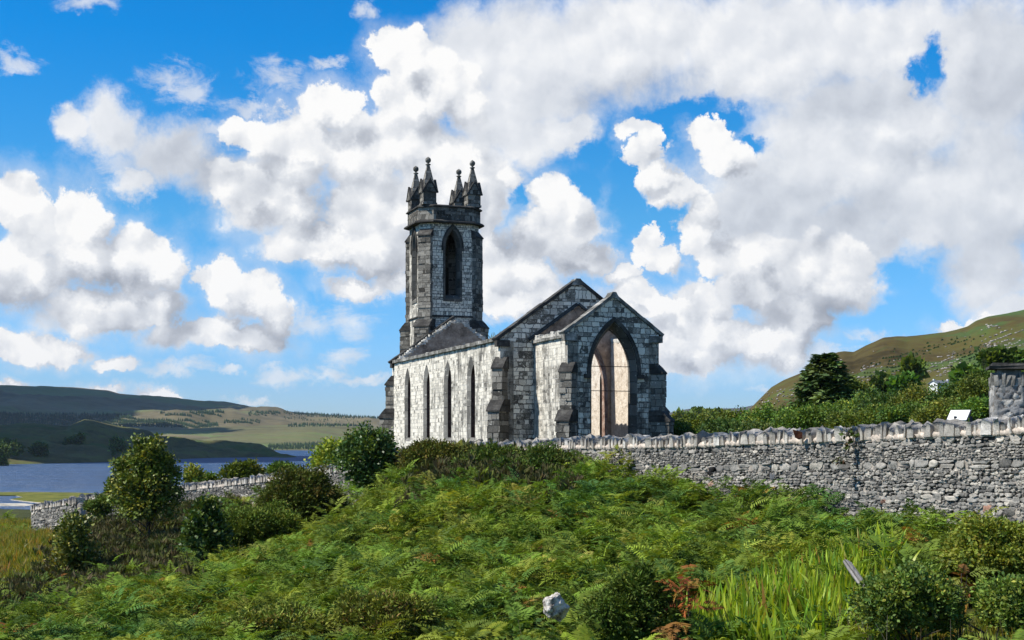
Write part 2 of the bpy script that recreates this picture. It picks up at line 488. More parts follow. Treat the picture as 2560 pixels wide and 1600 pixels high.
# ------------------------------------------------------------------ hard-surface builder
class MB:
    """collects polygons with planar uv in metres; build() makes one mesh object"""

    def __init__(s):
        s.v, s.f, s.uv, s.mi = [], [], [], []

    def poly(s, pts, uvs=None, mi=0):
        i = len(s.v)
        pts = [Vector(p) for p in pts]
        if uvs is None:
            n = Vector((0, 0, 0))
            for k in range(len(pts)):
                a, b = pts[k], pts[(k + 1) % len(pts)]
                n += a.cross(b)
            if abs(n.z) > 0.92 * n.length:
                uvs = [(p.x, p.y) for p in pts]
            else:
                h = Vector((-n.y, n.x, 0))
                h = h.normalized() if h.length > 1e-9 else Vector((1, 0, 0))
                uvs = [(p.dot(h), p.z) for p in pts]
        s.v += pts
        s.uv += uvs
        s.f.append(list(range(i, i + len(pts))))
        s.mi.append(mi)

    def box(s, lo, hi, M4=None, mi=0, jit=0.0):
        c = [Vector((x, y, z)) for z in (lo[2], hi[2]) for y in (lo[1], hi[1]) for x in (lo[0], hi[0])]
        if jit:
            c = [p + Vector((random.uniform(-jit, jit), random.uniform(-jit, jit), random.uniform(-jit, jit))) for p in c]
        if M4:
            c = [M4 @ p for p in c]
        for q in ((0, 2, 3, 1), (4, 5, 7, 6), (0, 1, 5, 4), (2, 6, 7, 3), (0, 4, 6, 2), (1, 3, 7, 5)):
            s.poly([c[k] for k in q], mi=mi)

    def prism(s, prof, a, b, mi=0, caps=True):
        """closed profile of (p, q) pairs swept between frames a(p,q) and b(p,q)"""
        A = [Vector(a(*p)) for p in prof]
        B = [Vector(b(*p)) for p in prof]
        n = len(prof)
        for k in range(n):
            s.poly([A[k], A[(k + 1) % n], B[(k + 1) % n], B[k]], mi=mi)
        if caps:
            s.poly(A[::-1], mi=mi)
            s.poly(B, mi=mi)

    def build(s, name, mats, parent=None, smooth=False):
        me = bpy.data.meshes.new(name)
        me.from_pydata(s.v, [], s.f)
        ul = me.uv_layers.new(name='UVMap')
        flat = []
        for f in s.f:
            for k in f:
                flat += s.uv[k]
        ul.data.foreach_set('uv', flat)
        me.polygons.foreach_set('material_index', s.mi)
        for m in (mats if isinstance(mats, (list, tuple)) else [mats]):
            me.materials.append(m)
        bm = bmesh.new()
        bm.from_mesh(me)
        bmesh.ops.remove_doubles(bm, verts=bm.verts, dist=0.0004)
        bmesh.ops.recalc_face_normals(bm, faces=bm.faces)
        bm.to_mesh(me)
        bm.free()
        o = bpy.data.objects.new(name, me)
        COL.objects.link(o)
        if parent:
            o.parent = parent
        return o


def arch(cx, hw, sill, spring, apex, n=9):
    """pointed arch outline, counter-clockwise from the left foot"""
    h = apex - spring
    R = (hw * hw + h * h) / (2 * hw)
    R = max(R, hw * 1.0001)
    pts = [(cx - hw, sill), (cx + hw, sill)]
    th = math.asin(min(1.0, h / R))
    for k in range(n + 1):            # right arc, centre at cx+hw-R
        t = th * k / n
        pts.append((cx + hw - R + R * math.cos(t), spring + R * math.sin(t)))
    for k in range(n - 1, -1, -1):
        t = th * k / n
        pts.append((cx - hw + R - R * math.cos(t), spring + R * math.sin(t)))
    return pts


def wall_panel(mb, outline, holes_f, holes_b, thick, frame, uo=0.0, mf=0, mbk=1, mr=2, d0=0.0, edge=True):
    """wall with openings. frame(s, z, d) gives the point at depth d behind the outer face"""
    for depth, holes, mi in ((0.0, holes_f, mf), (thick, holes_b, mbk)):
        loops = [outline] + holes
        flat = [p for l in loops for p in l]
        tri = tessellate_polygon([[Vector((p[0], p[1], 0)) for p in l] for l in loops])
        for t in tri:
            q = [flat[k] for k in t]
            ar = (q[1][0] - q[0][0]) * (q[2][1] - q[0][1]) - (q[2][0] - q[0][0]) * (q[1][1] - q[0][1])
            if abs(ar) < 1e-7:
                continue
            mb.poly([frame(p[0], p[1], depth) for p in q], [(p[0] + uo, p[1]) for p in q], mi)
    if edge:
        n = len(outline)
        for k in range(n):
            a, b = outline[k], outline[(k + 1) % n]
            mb.poly([frame(*a, 0), frame(*b, 0), frame(*b, thick), frame(*a, thick)], mi=mf)
    for hf, hb in zip(holes_f, holes_b):
        n = len(hf)
        for k in range(n):
            a, b = hf[k], hf[(k + 1) % n]
            c, d = hb[(k + 1) % n], hb[k]
            a2, b2 = hb[k], hb[(k + 1) % n]
            mb.poly([frame(*a2, d0), frame(*b2, d0), frame(*c, thick), frame(*d, thick)], mi=mr)


def surround(outer, inner, frame, depth, proud=0.03, face=None):
    """dressed stone ring: flat face (outer to face loop), splay in to the inner loop"""
    mb = MB()
    n = len(outer)
    face = face or outer
    for k in range(n):
        k2 = (k + 1) % n
        mb.poly([frame(*outer[k], 0.02), frame(*outer[k2], 0.02), frame(*outer[k2], -proud), frame(*outer[k], -proud)])
        if face is not outer:
            mb.poly([frame(*outer[k], -proud), frame(*outer[k2], -proud), frame(*face[k2], -proud), frame(*face[k], -proud)])
        mb.poly([frame(*face[k], -proud), frame(*face[k2], -proud), frame(*inner[k2], depth), frame(*inner[k], depth)])
        mb.poly([frame(*inner[k], depth), frame(*inner[k2], depth), frame(*inner[k2], depth + 0.02), frame(*inner[k], depth + 0.02)])
    return mb


# ------------------------------------------------------------------ the church
GZ = -1.5                                     # below the turf round the church
A_CH = math.radians(19.4)
CH = empty('church_ruin', (5.465, 70.886, 0.0), A_CH)
tag(CH, 'roofless white and dark stone church ruin with pinnacled tower standing behind the rubble wall', 'church')
# local axes: x = north, y = west, z = up
NAVE_Y0, NAVE_Y1, NAVE_H = 5.1, 29.7, 4.7
CHA_H = 2.67
T_W = 0.8


def fS(x0, sgn):      # south (sgn=-1) or north (+1) side walls: s runs west
    return lambda s, z, d: (x0 - sgn * d, s, z)


def fE(y0, sgn=1):    # gable walls: s runs north, depth goes west
    return lambda s, z, d: (s, y0 + sgn * d, z)


nave = MB()
win_y = [10.5, 15.4, 20.35, 25.3]
SILL, SPR, APX = -0.22, 3.45, 4.95
hf = [arch(y, 0.80, SILL, SPR, APX) for y in win_y]
hb = [arch(y, 0.50, SILL + 0.25, SPR, APX - 0.55) for y in win_y]
side = [(NAVE_Y0, GZ), (NAVE_Y1, GZ), (NAVE_Y1, 5.48), (NAVE_Y0, 5.48)]
wall_panel(nave, side, hf, hb, T_W, fS(-NAVE_H, -1), mf=0, mbk=3, mr=2, d0=0.16)
wall_panel(nave, side, hf, hb, T_W, fS(NAVE_H, 1), uo=40.0, mf=0, mbk=3, mr=2, d0=0.16)
# east gable with the chancel arch
APEX_N, EAVE_N, SL = 9.02, 5.60, 0.716
hw = NAVE_H - 0.003
gab = [(-hw, GZ), (hw, GZ), (hw, EAVE_N), (0, EAVE_N + hw * SL), (-hw, EAVE_N)]
cha_arch = arch(0, 1.85, GZ + 0.2, 3.0, 6.3, 12)
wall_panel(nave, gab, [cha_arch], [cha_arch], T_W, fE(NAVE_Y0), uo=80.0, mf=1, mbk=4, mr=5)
# west gable: rendered inside, broken head
wg = [(-hw, GZ), (hw, GZ), (hw, EAVE_N)]
random.seed(3)
for k in range(1, 14):
    x = hw - k * (hw - 0.2) / 14
    wg.append((x, EAVE_N + (hw - x) * SL - random.uniform(0.0, 0.22)))
wg += [(0.25, 8.62), (-0.1, 8.76), (-0.35, 8.58)]
for k in range(13, 0, -1):
    x = -(hw - k * (hw - 0.4) / 14)
    wg.append((x, EAVE_N + (hw + x) * SL - random.uniform(0.0, 0.22)))
wg.append((-hw, EAVE_N))
wall_panel(nave, wg, [], [], 0.95, fE(NAVE_Y1 - 0.955), uo=120.0, mf=4, mbk=0, mr=2)
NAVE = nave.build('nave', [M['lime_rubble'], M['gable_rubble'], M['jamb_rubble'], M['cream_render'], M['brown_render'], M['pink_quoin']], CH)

for sgn in (-1, 1):
    for a, b in zip(hf, hb):
        surround(a, b, fS(sgn * NAVE_H, sgn), 0.15, 0.012).build('window_surround', M['frame_stone'], NAVE)


def stone_run(mb, p0, p1, prof, n, jit=0.02, up=Vector((0, 0, 1)), side_v=None):
    """a line of separate coping blocks between two points; prof = (width out, width in, thickness)"""
    p0, p1 = Vector(p0), Vector(p1)
    d = (p1 - p0)
    L = d.length
    d.normalize()
    sv = Vector(side_v)
    nv = sv.cross(d).normalized()
    if nv.z < 0:
        nv = -nv
    cuts = [0.0]
    for k in range(1, n):
        cuts.append((k + random.uniform(-0.2, 0.2)) / n * L)
    cuts.append(L)
    for a, b in zip(cuts[:-1], cuts[1:]):
        o1, o2, th = prof
        j = lambda: random.uniform(-jit, jit)
        lift, out = j(), j()
        pr = [(-o1 + out, lift), (o2 + j(), lift), (o2 + j(), th + lift + j()), (-o1 + out, th + lift + j())]
        mb.prism(pr, lambda p, q: p0 + d * (a + 0.006) + sv * p + nv * q, lambda p, q: p0 + d * (b - 0.006) + sv * p + nv * q)


# eaves stones of the nave side walls and the ragged pale wall head behind them
for sgn in (-1, 1):
    mb = MB()
    x = sgn * NAVE_H
    stone_run(mb, (x, NAVE_Y0 + 0.30, 5.47), (x, NAVE_Y1, 5.47), (0.16, 0.34, 0.20), 26, 0.015, side_v=(-sgn, 0, 0))
    mb.build('eaves_course', M['coping_stone'], NAVE)
    mb = MB()
    for k in range(60):
        y0 = NAVE_Y0 + 0.9 + k * (NAVE_Y1 - NAVE_Y0 - 1.9) / 60
        mb.box((min(x - sgn * 0.30, x - sgn * 0.80), y0, 5.46), (max(x - sgn * 0.30, x - sgn * 0.80), y0 + 0.40, 5.60 + random.uniform(-0.03, 0.2)), jit=0.05)
    mb.build('wall_head', M['ragged_top'], NAVE)


def rakes(parent, y_out, y_in, half, eave, sl, th, name, mat, n, over=0.22, kneel=True, sides=(-1, 1), jit=0.015, kz=0.30):
    for sgn in sides:
        mb = MB()
        p0 = (sgn * (half + over), y_out, eave - over * sl + 0.02)
        p1 = (0, y_out, eave + half * sl + 0.02)
        stone_run(mb, p0, p1, (0.10, y_in - y_out, th), n, jit, side_v=(0, 1, 0))
        if kneel:
            a, b = sorted((sgn * (half - 0.55), sgn * (half + over)))
            mb.box((a, y_out - 0.085, eave - over * sl - kz), (b, y_out + 0.36, eave - over * sl + 0.06))
        mb.build(name, mat, parent)


rakes(NAVE, NAVE_Y0, NAVE_Y0 + 0.62, NAVE_H, EAVE_N, SL, 0.17, 'gable_coping', M['slab_stone'], 7)
rakes(NAVE, NAVE_Y1 - 0.55, NAVE_Y1 + 0.1, NAVE_H, EAVE_N, SL, 0.17, 'gable_coping', M['slab_stone'], 7, sides=(-1,), kneel=True)
# apex stone
mb = MB()
mb.prism([(-0.42, 8.76), (0.42, 8.76), (0.14, 9.14), (-0.14, 9.14)], lambda p, q: (p, NAVE_Y0 - 0.10, q), lambda p, q: (p, NAVE_Y0 + 0.6, q))
mb.build('apex_stone', M['coping_stone'], NAVE)
# bleached rubble along the broken west gable, seen from inside
mb = MB()
random.seed(9)
for k in range(70):
    x = -hw + (k + 0.5) / 70 * 2 * hw
    z = min(EAVE_N + (hw - abs(x)) * SL, 8.68) - 0.02
    s = random.uniform(0.10, 0.18)
    yb = NAVE_Y1 - 0.98
    mb.box((x - s, yb + random.uniform(-0.03, 0.03), z - 0.14), (x + s, yb + random.uniform(0.25, 0.5), z + random.uniform(-0.02, 0.10)), jit=0.05)
mb.build('wall_head', M['ragged_top'], NAVE)
# scar of the lost chancel roof on the nave gable: two weathering strips over brown render
mb = MB()
for sgn in (-1, 1):
    sv = Vector((0, -1, 0))
    p0, p1 = Vector((sgn * 2.95, NAVE_Y0, 5.50)), Vector((0, NAVE_Y0, 7.62))
    d = (p1 - p0).normalized()
    nv = Vector((-d.z * sgn, 0, d.x * sgn)) * -1
    if nv.z < 0:
        nv = -nv
    mb.prism([(0, 0), (0.16, 0.0), (0.03, 0.17), (0, 0.17)], lambda p, q: p0 + sv * p + nv * q, lambda p, q: p1 + sv * p + nv * q)
mb.build('roof_scar', M['slab_stone'], NAVE)
mb = MB()
lo = [(-2.68, 5.36), (2.68, 5.36), (2.68, 5.66), (0.0, 7.58), (-2.68, 5.66)]
top_arch = cha_arch
wall_panel(mb, [(-2.04, GZ), (-1.853, GZ), *[(x - 0.003 if x < 0 else x, z + 0.003) for x, z in top_arch[2:][::-1]], (1.853, GZ), (2.04, GZ), (2.04, 5.355), (2.66, 5.36), (2.66, 5.66), (0, 7.56), (-2.66, 5.66), (-2.66, 5.36), (-2.04, 5.355)],
           [], [], 0.05, lambda s, z, d: (s, NAVE_Y0 - 0.06 + d, z), mf=0, mbk=0)
mb.build('render_panel', M['brown_render'], NAVE)
# dark block painted as the shaded hollow where a roof timber sat
mb = MB()
mb.box((-1.75, NAVE_Y0 - 0.085, 5.62), (-1.42, NAVE_Y0 - 0.05, 5.98), Matrix.Translation((0, 0, 0)))
mb.build('socket_shade', M['dark_frame'], NAVE)


def diagonal_buttress(parent, cx, cy, ang, stages, name='buttress', mat=None):
    """stages from the ground up: (z0, z1, reach, half width). Rough blocks, sloped weathering on each stage"""
    mb = MB()
    R = Matrix.Translation((cx, cy, 0)) @ Matrix.Rotation(ang, 4, 'Z')
    for i, (z0, z1, reach, w) in enumerate(stages):
        z = z0
        while z < z1 - 0.02:
            h = min(random.uniform(0.24, 0.40), z1 - z)
            if z1 - z - h < 0.15:
                h = z1 - z
            e = random.choice((0.0, 0.0, 0.02, 0.045))
            e2 = random.choice((0.0, 0.0, 0.02, 0.035))
            if random.random() < 0.55:
                c = random.uniform(-0.25, 0.25) * w
                mb.box((-0.5, -w - e2, z + 0.006), (reach + e, c - 0.006, z + h - 0.006), R, jit=0.008)
                mb.box((-0.5, c + 0.006, z + 0.006), (reach + random.choice((0, 0.02, 0.04)), w + e2, z + h - 0.006), R, jit=0.008)
            else:
                mb.box((-0.5, -w - e2, z + 0.006), (reach + e, w + e2, z + h - 0.006), R, jit=0.008)
            z += h
        nr = stages[i + 1][2] if i + 1 < len(stages) else 0.05
        up = (reach - nr) * 1.15
        # core keeps joints dark
        mb.box((-0.5, -w + 0.03, z0), (reach - 0.03, w - 0.03, z1), R)
        ov = 0.07
        w2 = w + ov
        for (ra, rb, za, zb) in ((reach + ov, (reach + nr) / 2 + 0.03, z1 - 0.05, z1 + up * 0.5), ((reach + nr) / 2 + 0.055, nr - 0.02, z1 + up * 0.5 - 0.03, z1 + up + 0.02)):
            prof = [(-0.45, za - 0.03), (ra, za - 0.03), (ra, za + 0.05), (rb, zb + 0.03), (-0.45, zb + 0.03)]
            mb.prism(prof, lambda p, q: R @ Vector((p, -w2, q)), lambda p, q: R @ Vector((p, w2, q)), mi=1)
    return mb.build(name, [mat or M['grit'], M['slab_stone']], parent)


random.seed(21)
NB = [(GZ, 1.55, 1.05, 0.36), (1.55, 3.95, 0.55, 0.31)]
for sx, y, ang in ((-1, NAVE_Y0, -135), (1, NAVE_Y0, -45), (-1, NAVE_Y1, 135), (1, NAVE_Y1, 45)):
    diagonal_buttress(NAVE, sx * (NAVE_H - 0.12), y + (0.12 if y < 10 else -0.12), math.radians(ang), NB)

# ---- chancel
cha = MB()
sideC = [(0.0, GZ), (NAVE_Y0 - 0.002, GZ), (NAVE_Y0 - 0.002, 5.46), (0.0, 5.46)]
wall_panel(cha, sideC, [], [], 0.62, fS(-CHA_H, -1), uo=3.0, mf=0, mbk=2, mr=2)
wall_panel(cha, sideC, [], [], 0.62, fS(CHA_H, 1), uo=60.0, mf=0, mbk=2, mr=2)
hw = CHA_H - 0.003
EAVE_C, SLC = 5.62, 0.73
gabC = [(-hw, GZ), (hw, GZ), (hw, EAVE_C), (0, EAVE_C + hw * SLC), (-hw, EAVE_C)]
ewf = arch(0, 1.36, GZ + 0.4, 3.55, 6.22, 14)
ewb = arch(0, 1.13, GZ + 0.5, 3.55, 5.92, 14)
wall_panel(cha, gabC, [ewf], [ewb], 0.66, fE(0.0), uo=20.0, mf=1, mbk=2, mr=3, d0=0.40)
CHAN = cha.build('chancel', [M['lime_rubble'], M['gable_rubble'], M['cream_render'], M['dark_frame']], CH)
surround(ewf, ewb, fE(0.0), 0.40, 0.02).build('window_surround', M['dark_frame'], CHAN)
# hood mould over the east window
hm = MB()
outer, inner = arch(0, 1.56, 3.35, 3.55, 6.50, 14), arch(0, 1.38, 3.35, 3.55, 6.25, 14)
n = len(outer)
f = fE(0.0)
for k in range(1, n):
    k2 = (k + 1) % n
    hm.poly([f(*inner[k], 0.01), f(*inner[k2], 0.01), f(*inner[k2], -0.10), f(*inner[k], -0.10)])
    hm.poly([f(*inner[k], -0.10), f(*inner[k2], -0.10), f(*outer[k2], -0.13), f(*outer[k], -0.13)])
    hm.poly([f(*outer[k], -0.13), f(*outer[k2], -0.13), f(*outer[k2], 0.01), f(*outer[k], 0.01)])
for sgn in (-1, 1):
    a, b = sorted((sgn * 1.36, sgn * 1.74))
    hm.box((a, -0.17, 3.20), (b, 0.01, 3.42))
hm.build('hood_mould', M['slab_stone'], CHAN)
rakes(CHAN, 0.0, 0.62, CHA_H, EAVE_C, SLC, 0.16, 'gable_coping', M['coping_stone'], 5, over=0.20)
mb = MB()
zt = EAVE_C + CHA_H * SLC
mb.prism([(-0.30, zt - 0.06), (0.30, zt - 0.06), (0.10, zt + 0.27), (-0.10, zt + 0.27)], lambda p, q: (p, -0.10, q), lambda p, q: (p, 0.6, q))
mb.build('apex_stone', M['coping_stone'], CHAN)
random.seed(14)
for sgn in (-1, 1):
    mb = MB()
    x = sgn * CHA_H
    stone_run(mb, (x, 0.62, 5.36), (x, NAVE_Y0 - 0.01, 5.36), (0.13, 0.3, 0.15), 6, 0.012, side_v=(-sgn, 0, 0))
    mb.build('eaves_course', M['coping_stone'], CHAN)
    mb = MB()
    for k in range(16):
        y0 = 0.64 + k * 0.275
        mb.box((min(x + sgn * 0.05, x - sgn * 0.62), y0, 5.44), (max(x + sgn * 0.05, x - sgn * 0.62), y0 + 0.29, 5.66 + random.uniform(0.0, 0.14)), jit=0.04)
    mb.build('wall_head', M['ragged_top'], CHAN)
CB = [(GZ, 0.95, 0.85, 0.36), (0.95, 3.55, 0.42, 0.33)]
for sx, ang in ((-1, -135), (1, -45)):
    diagonal_buttress(CHAN, sx * (CHA_H - 0.10), 0.10, math.radians(ang), CB)
# two iron saddle bars still cross the east window
m, T = material('saddle_iron')
finish(T, (0.05, 0.03, 0.022), 0.8, 0.2)
M['saddle_iron'] = m
for z in (3.86, 2.54):
    mb = MB()
    mb.box((-1.15, 0.40, z - 0.018), (1.15, 0.436, z + 0.018))
    mb.build('iron_bar', M['saddle_iron'], CHAN)

# ---- tower
TY = 32.2
TH = 2.3
CHOP = 0.75
TZ0, TZS, TZC, TZP = GZ, 9.05, 16.10, 17.25
TOW = None
tw = MB()


def octa(h, c):
    return [(-h + c, -h), (h - c, -h), (h, -h + c), (h, h - c), (h - c, h), (-h + c, h), (-h, h - c), (-h, -h + c)]


fr_t = {
    'E': lambda s, z, d: (s, TY - TH + d, z),
    'W': lambda s, z, d: (-s, TY + TH - d, z),
    'S': lambda s, z, d: (-TH + d, TY - s, z),
    'N': lambda s, z, d: (TH - d, TY + s, z),
}
bel_f, bel_b = arch(0, 0.60, 10.45, 14.3, 15.72), arch(0, 0.46, 10.75, 14.3, 15.48)
slit_f, slit_b = arch(0.10, 0.22, 6.95, 7.55, 7.95, 6), arch(0.10, 0.13, 7.0, 7.55, 7.85, 6)
q = TH - CHOP
for key, fr in fr_t.items():
    holes_f, holes_b = [bel_f], [bel_b]
    if key in ('S', 'N'):
        holes_f, holes_b = [bel_f, slit_f], [bel_b, slit_b]
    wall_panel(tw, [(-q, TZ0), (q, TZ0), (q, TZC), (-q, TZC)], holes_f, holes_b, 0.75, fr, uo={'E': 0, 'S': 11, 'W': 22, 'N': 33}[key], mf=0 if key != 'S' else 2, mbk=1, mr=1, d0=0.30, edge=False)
o8 = octa(TH, CHOP)
for k in (1, 3, 5, 7):
    a, b = o8[k], o8[(k + 1) % 8]
    tw.poly([(a[0], TY + a[1], TZ0), (b[0], TY + b[1], TZ0), (b[0], TY + b[1], TZC), (a[0], TY + a[1], TZC)], mi=0)
tw.poly([(x, TY + y, TZC - 0.3) for x, y in octa(TH - 0.05, CHOP)], mi=1)
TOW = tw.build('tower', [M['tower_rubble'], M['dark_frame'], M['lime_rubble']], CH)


def ring_course(name, h, c, z0, z1, out, mat):
    mb = MB()
    a, b, d = octa(h, c), octa(h + out, c + out * 0.586 * 1.0), octa(h, c)
    zm = z0 + (z1 - z0) * 0.55
    for lo, hi, za, zb in ((a, b, z0, z0 + 0.03), (b, b, z0 + 0.03, zm), (b, d, zm, z1)):
        for k in range(8):
            k2 = (k + 1) % 8
            mb.poly([(lo[k][0], TY + lo[k][1], za), (lo[k2][0], TY + lo[k2][1], za), (hi[k2][0], TY + hi[k2][1], zb), (hi[k][0], TY + hi[k][1], zb)])
    mb.poly([(x, TY + y, z1) for x, y in d])
    mb.poly([(x, TY + y, z0) for x, y in a[::-1]])
    return mb.build(name, mat, TOW)


ring_course('string_course', TH + 0.002, CHOP, TZS, TZS + 0.16, 0.09, M['slab_stone'])
ring_course('cornice', TH + 0.30, CHOP + 0.28, TZC - 0.02, TZC + 0.22, 0.14, M['slab_stone'])
pb = MB()
HP, CP = TH + 0.16, CHOP + 0.20
oc = octa(HP, CP)
for k in range(8):
    k2 = (k + 1) % 8
    a, b = oc[k], oc[k2]
    pb.poly([(a[0], TY + a[1], TZC + 0.2), (b[0], TY + b[1], TZC + 0.2), (b[0], TY + b[1], TZP), (a[0], TY + a[1], TZP)])
PAR = pb.build('parapet', [M['grit']], TOW)
# carved lozenge panels in the parapet
for key, fr in {'E': lambda s, z, d: (s, TY - HP - d, z), 'S': lambda s, z, d: (-HP - d, TY - s, z), 'N': lambda s, z, d: (HP + d, TY + s, z), 'W': lambda s, z, d: (-s, TY + HP + d, z)}.items():
    mb = MB()
    for k in range(6):
        c = (k - 2.5) * 0.46
        for z0, z1 in ((TZC + 0.30, TZP - 0.12),):
            zc, hh, hwid = (z0 + z1) / 2, (z1 - z0) / 2, 0.19
            pts = [(c - hwid, zc), (c, zc - hh), (c + hwid, zc), (c, zc + hh)]
            inn = [(c - hwid * 0.55, zc), (c, zc - hh * 0.55), (c + hwid * 0.55, zc), (c, zc + hh * 0.55)]
            for j in range(4):
                j2 = (j + 1) % 4
                mb.poly([fr(*pts[j], 0.06), fr(*pts[j2], 0.06), fr(*inn[j2], 0.06), fr(*inn[j], 0.06)])
                mb.poly([fr(*pts[j], 0.0), fr(*pts[j2], 0.0), fr(*pts[j2], 0.06), fr(*pts[j], 0.06)])
                mb.poly([fr(*inn[j], 0.06), fr(*inn[j2], 0.06), fr(*inn[j2], 0.0), fr(*inn[j], 0.0)])
    mb.build('lozenge_band', M['grit'], TOW)
ring_course('parapet_coping', HP, CP, TZP, TZP + 0.20, 0.13, M['slab_stone'])

# belfry windows and slits
for key, fr in fr_t.items():
    oo = arch(0, 0.74, 10.25, 14.3, 15.92)
    surround(oo, bel_b, fr, 0.30, 0.06, face=bel_f).build('window_surround', M['dark_frame'], TOW)
    hm = MB()
    outer, inner = arch(0, 0.86, 14.05, 14.3, 16.06), arch(0, 0.745, 14.05, 14.3, 15.93)
    for k in range(1, len(outer)):
        k2 = (k + 1) % len(outer)
        hm.poly([fr(*inner[k], 0.0), fr(*inner[k2], 0.0), fr(*inner[k2], -0.13), fr(*inner[k], -0.13)])
        hm.poly([fr(*inner[k], -0.13), fr(*inner[k2], -0.13), fr(*outer[k2], -0.13), fr(*outer[k], -0.13)])
        hm.poly([fr(*outer[k], -0.13), fr(*outer[k2], -0.13), fr(*outer[k2], 0.0), fr(*outer[k], 0.0)])
    hm.build('hood_mould', M['slab_stone'], TOW)
    if key in ('S', 'N'):
        surround(slit_f, slit_b, fr, 0.28, 0.03).build('slit_surround', M['dark_frame'], TOW)

random.seed(33)
for sx, sy in ((-1, -1), (1, -1), (-1, 1), (1, 1)):
    ang = math.atan2(sy, sx)
    cx, cy = sx * 1.55, TY + sy * 1.55
    r0 = 1.55 * math.sqrt(2)
    diagonal_buttress(TOW, cx, cy, ang, [(TZ0, 8.35, 3.50 - r0, 0.62), (8.35, 15.2, 3.06 - r0, 0.52)])


def pinnacle(cx, cy, zb):
    mb = MB()
    w, w2 = 0.50, 0.56
    R = Matrix.Translation((cx, cy, zb))
    mb.box((-w, -w, 0), (w, w, 0.98), R)
    mb.box((-w - 0.05, -w - 0.05, 0.0), (w + 0.05, w + 0.05, 0.16), R)
    # cap course and four gablets
    mb.box((-w2, -w2, 0.92), (w2, w2, 1.02), R)
    for k in range(4):
        Q = R @ Matrix.Rotation(k * math.pi / 2, 4, 'Z')
        pr = [(-w2, 0.98), (w2, 0.98), (w2, 1.06), (0, 1.92), (-w2, 1.06)]
        mb.prism(pr, lambda p, z: Q @ Vector((p, -w2 - 0.02, z)), lambda p, z: Q @ Vector((p * 0.6, 0.0, z)))
        pr2 = [(-w2 - 0.04, 1.00), (-w2 + 0.10, 1.00), (0, 1.78), (w2 - 0.10, 1.00), (w2 + 0.04, 1.00), (0, 1.99)]
        mb.prism(pr2, lambda p, z: Q @ Vector((p, -w2 - 0.06, z)), lambda p, z: Q @ Vector((p, -w2 + 0.10, z)), mi=1)
        # little drip blocks at the gablet feet
        mb.box((-w2 - 0.06, -w2 - 0.07, 0.90), (-w2 + 0.10, -w2 + 0.09, 1.04), Q, mi=1)
    # spire in courses
    zs = [1.05 + k * (3.05 - 1.05) / 7 for k in range(8)]
    wid = [0.50 - (0.50 - 0.085) * k / 7 for k in range(8)]
    for k in range(7):
        a, b = wid[k], wid[k + 1]
        A = [(-a, -a), (a, -a), (a, a), (-a, a)]
        B = [(-b, -b), (b, -b), (b, b), (-b, b)]
        for j in range(4):
            j2 = (j + 1) % 4
            mb.poly([R @ Vector((*A[j], zs[k])), R @ Vector((*A[j2], zs[k])), R @ Vector((*B[j2], zs[k + 1])), R @ Vector((*B[j], zs[k + 1]))])
    # collar, neck and ball finial
    prof = [(0.05, 3.0), (0.20, 3.04), (0.20, 3.10), (0.09, 3.14), (0.08, 3.20)]
    r = 0.225
    for k in range(1, 9):
        t = -math.pi / 2 + 0.35 + (math.pi - 0.35) * k / 8
        prof.append((max(r * math.cos(t), 0.001), 3.40 + r * math.sin(t)))
    prof += [(0.05, 3.63), (0.001, 3.67)]
    for (ra, za), (rb, zb2) in zip(prof[:-1], prof[1:]):
        for j in range(12):
            t0, t1 = j / 12 * 2 * math.pi, (j + 1) / 12 * 2 * math.pi
            mb.poly([R @ Vector((ra * math.cos(t0), ra * math.sin(t0), za)), R @ Vector((ra * math.cos(t1), ra * math.sin(t1), za)),
                     R @ Vector((rb * math.cos(t1), rb * math.sin(t1), zb2)), R @ Vector((rb * math.cos(t0), rb * math.sin(t0), zb2))], mi=2)
    return mb.build('pinnacle', [M['grit'], M['slab_stone'], M['coping_stone']], TOW)


for sx in (-1, 1):
    for sy in (-1, 1):
        pinnacle(sx * 1.74, TY + sy * 1.74, TZP + 0.19)


# ------------------------------------------------------------------ ground
WL = -18.0           # lake level


def fbm2(x, y, seed=0, octv=4, base=1.0, gain=0.5):
    r = np.random.default_rng(1000 + seed)
    out = np.zeros_like(np.asarray(x, float))
    amp, fr = 1.0, base
    for _ in range(octv):
        for _ in range(3):
            a = r.uniform(0, 2 * math.pi)
            ph = r.uniform(0, 2 * math.pi)
            k = fr * r.uniform(0.7, 1.35)
            c = k * (x * math.cos(a) + y * math.sin(a))
            d = k * 0.8 * (-x * math.sin(a) + y * math.cos(a))
            out += amp / 3 * np.sin(c + ph + 1.3 * np.sin(d + ph * 2))
        amp *= gain
        fr *= 2.03
    return out


VEG = 1.0
CTRL = []
for px, py, d in [(0, 1600, 26), (640, 1600, 24), (1280, 1600, 22), (1900, 1600, 19), (2560, 1600, 18), (640, 1400, 36), (1280, 1350, 33),
                  (1280, 1138, 44), (1000, 1128, 51), (1120, 1100, 50.5), (1430, 1140, 42.5), (1900, 1405, 24.5), (2300, 1312, 27.5), (2560, 1305, 25.5), (1600, 1222, 37.5), 
                  (640, 1300, 58), (735, 1345, 52), (868, 1253, 47.5), (783, 1300, 45.5), (690, 1340, 43.5), (512, 1405, 43.5), (300, 1375, 50), (0, 1310, 72), (0, 1420, 50), (0, 1510, 36), (880, 1235, 57), (1280, 1480, 25.5), (700, 1500, 29),
                  (1900, 1500, 21.5), (2300, 1450, 21), (-300, 1600, 28), (2900, 1600, 16.5), (2900, 1330, 23)]:
    x, y, z = P(px, py, d)
    CTRL.append((x, y, z - VEG))
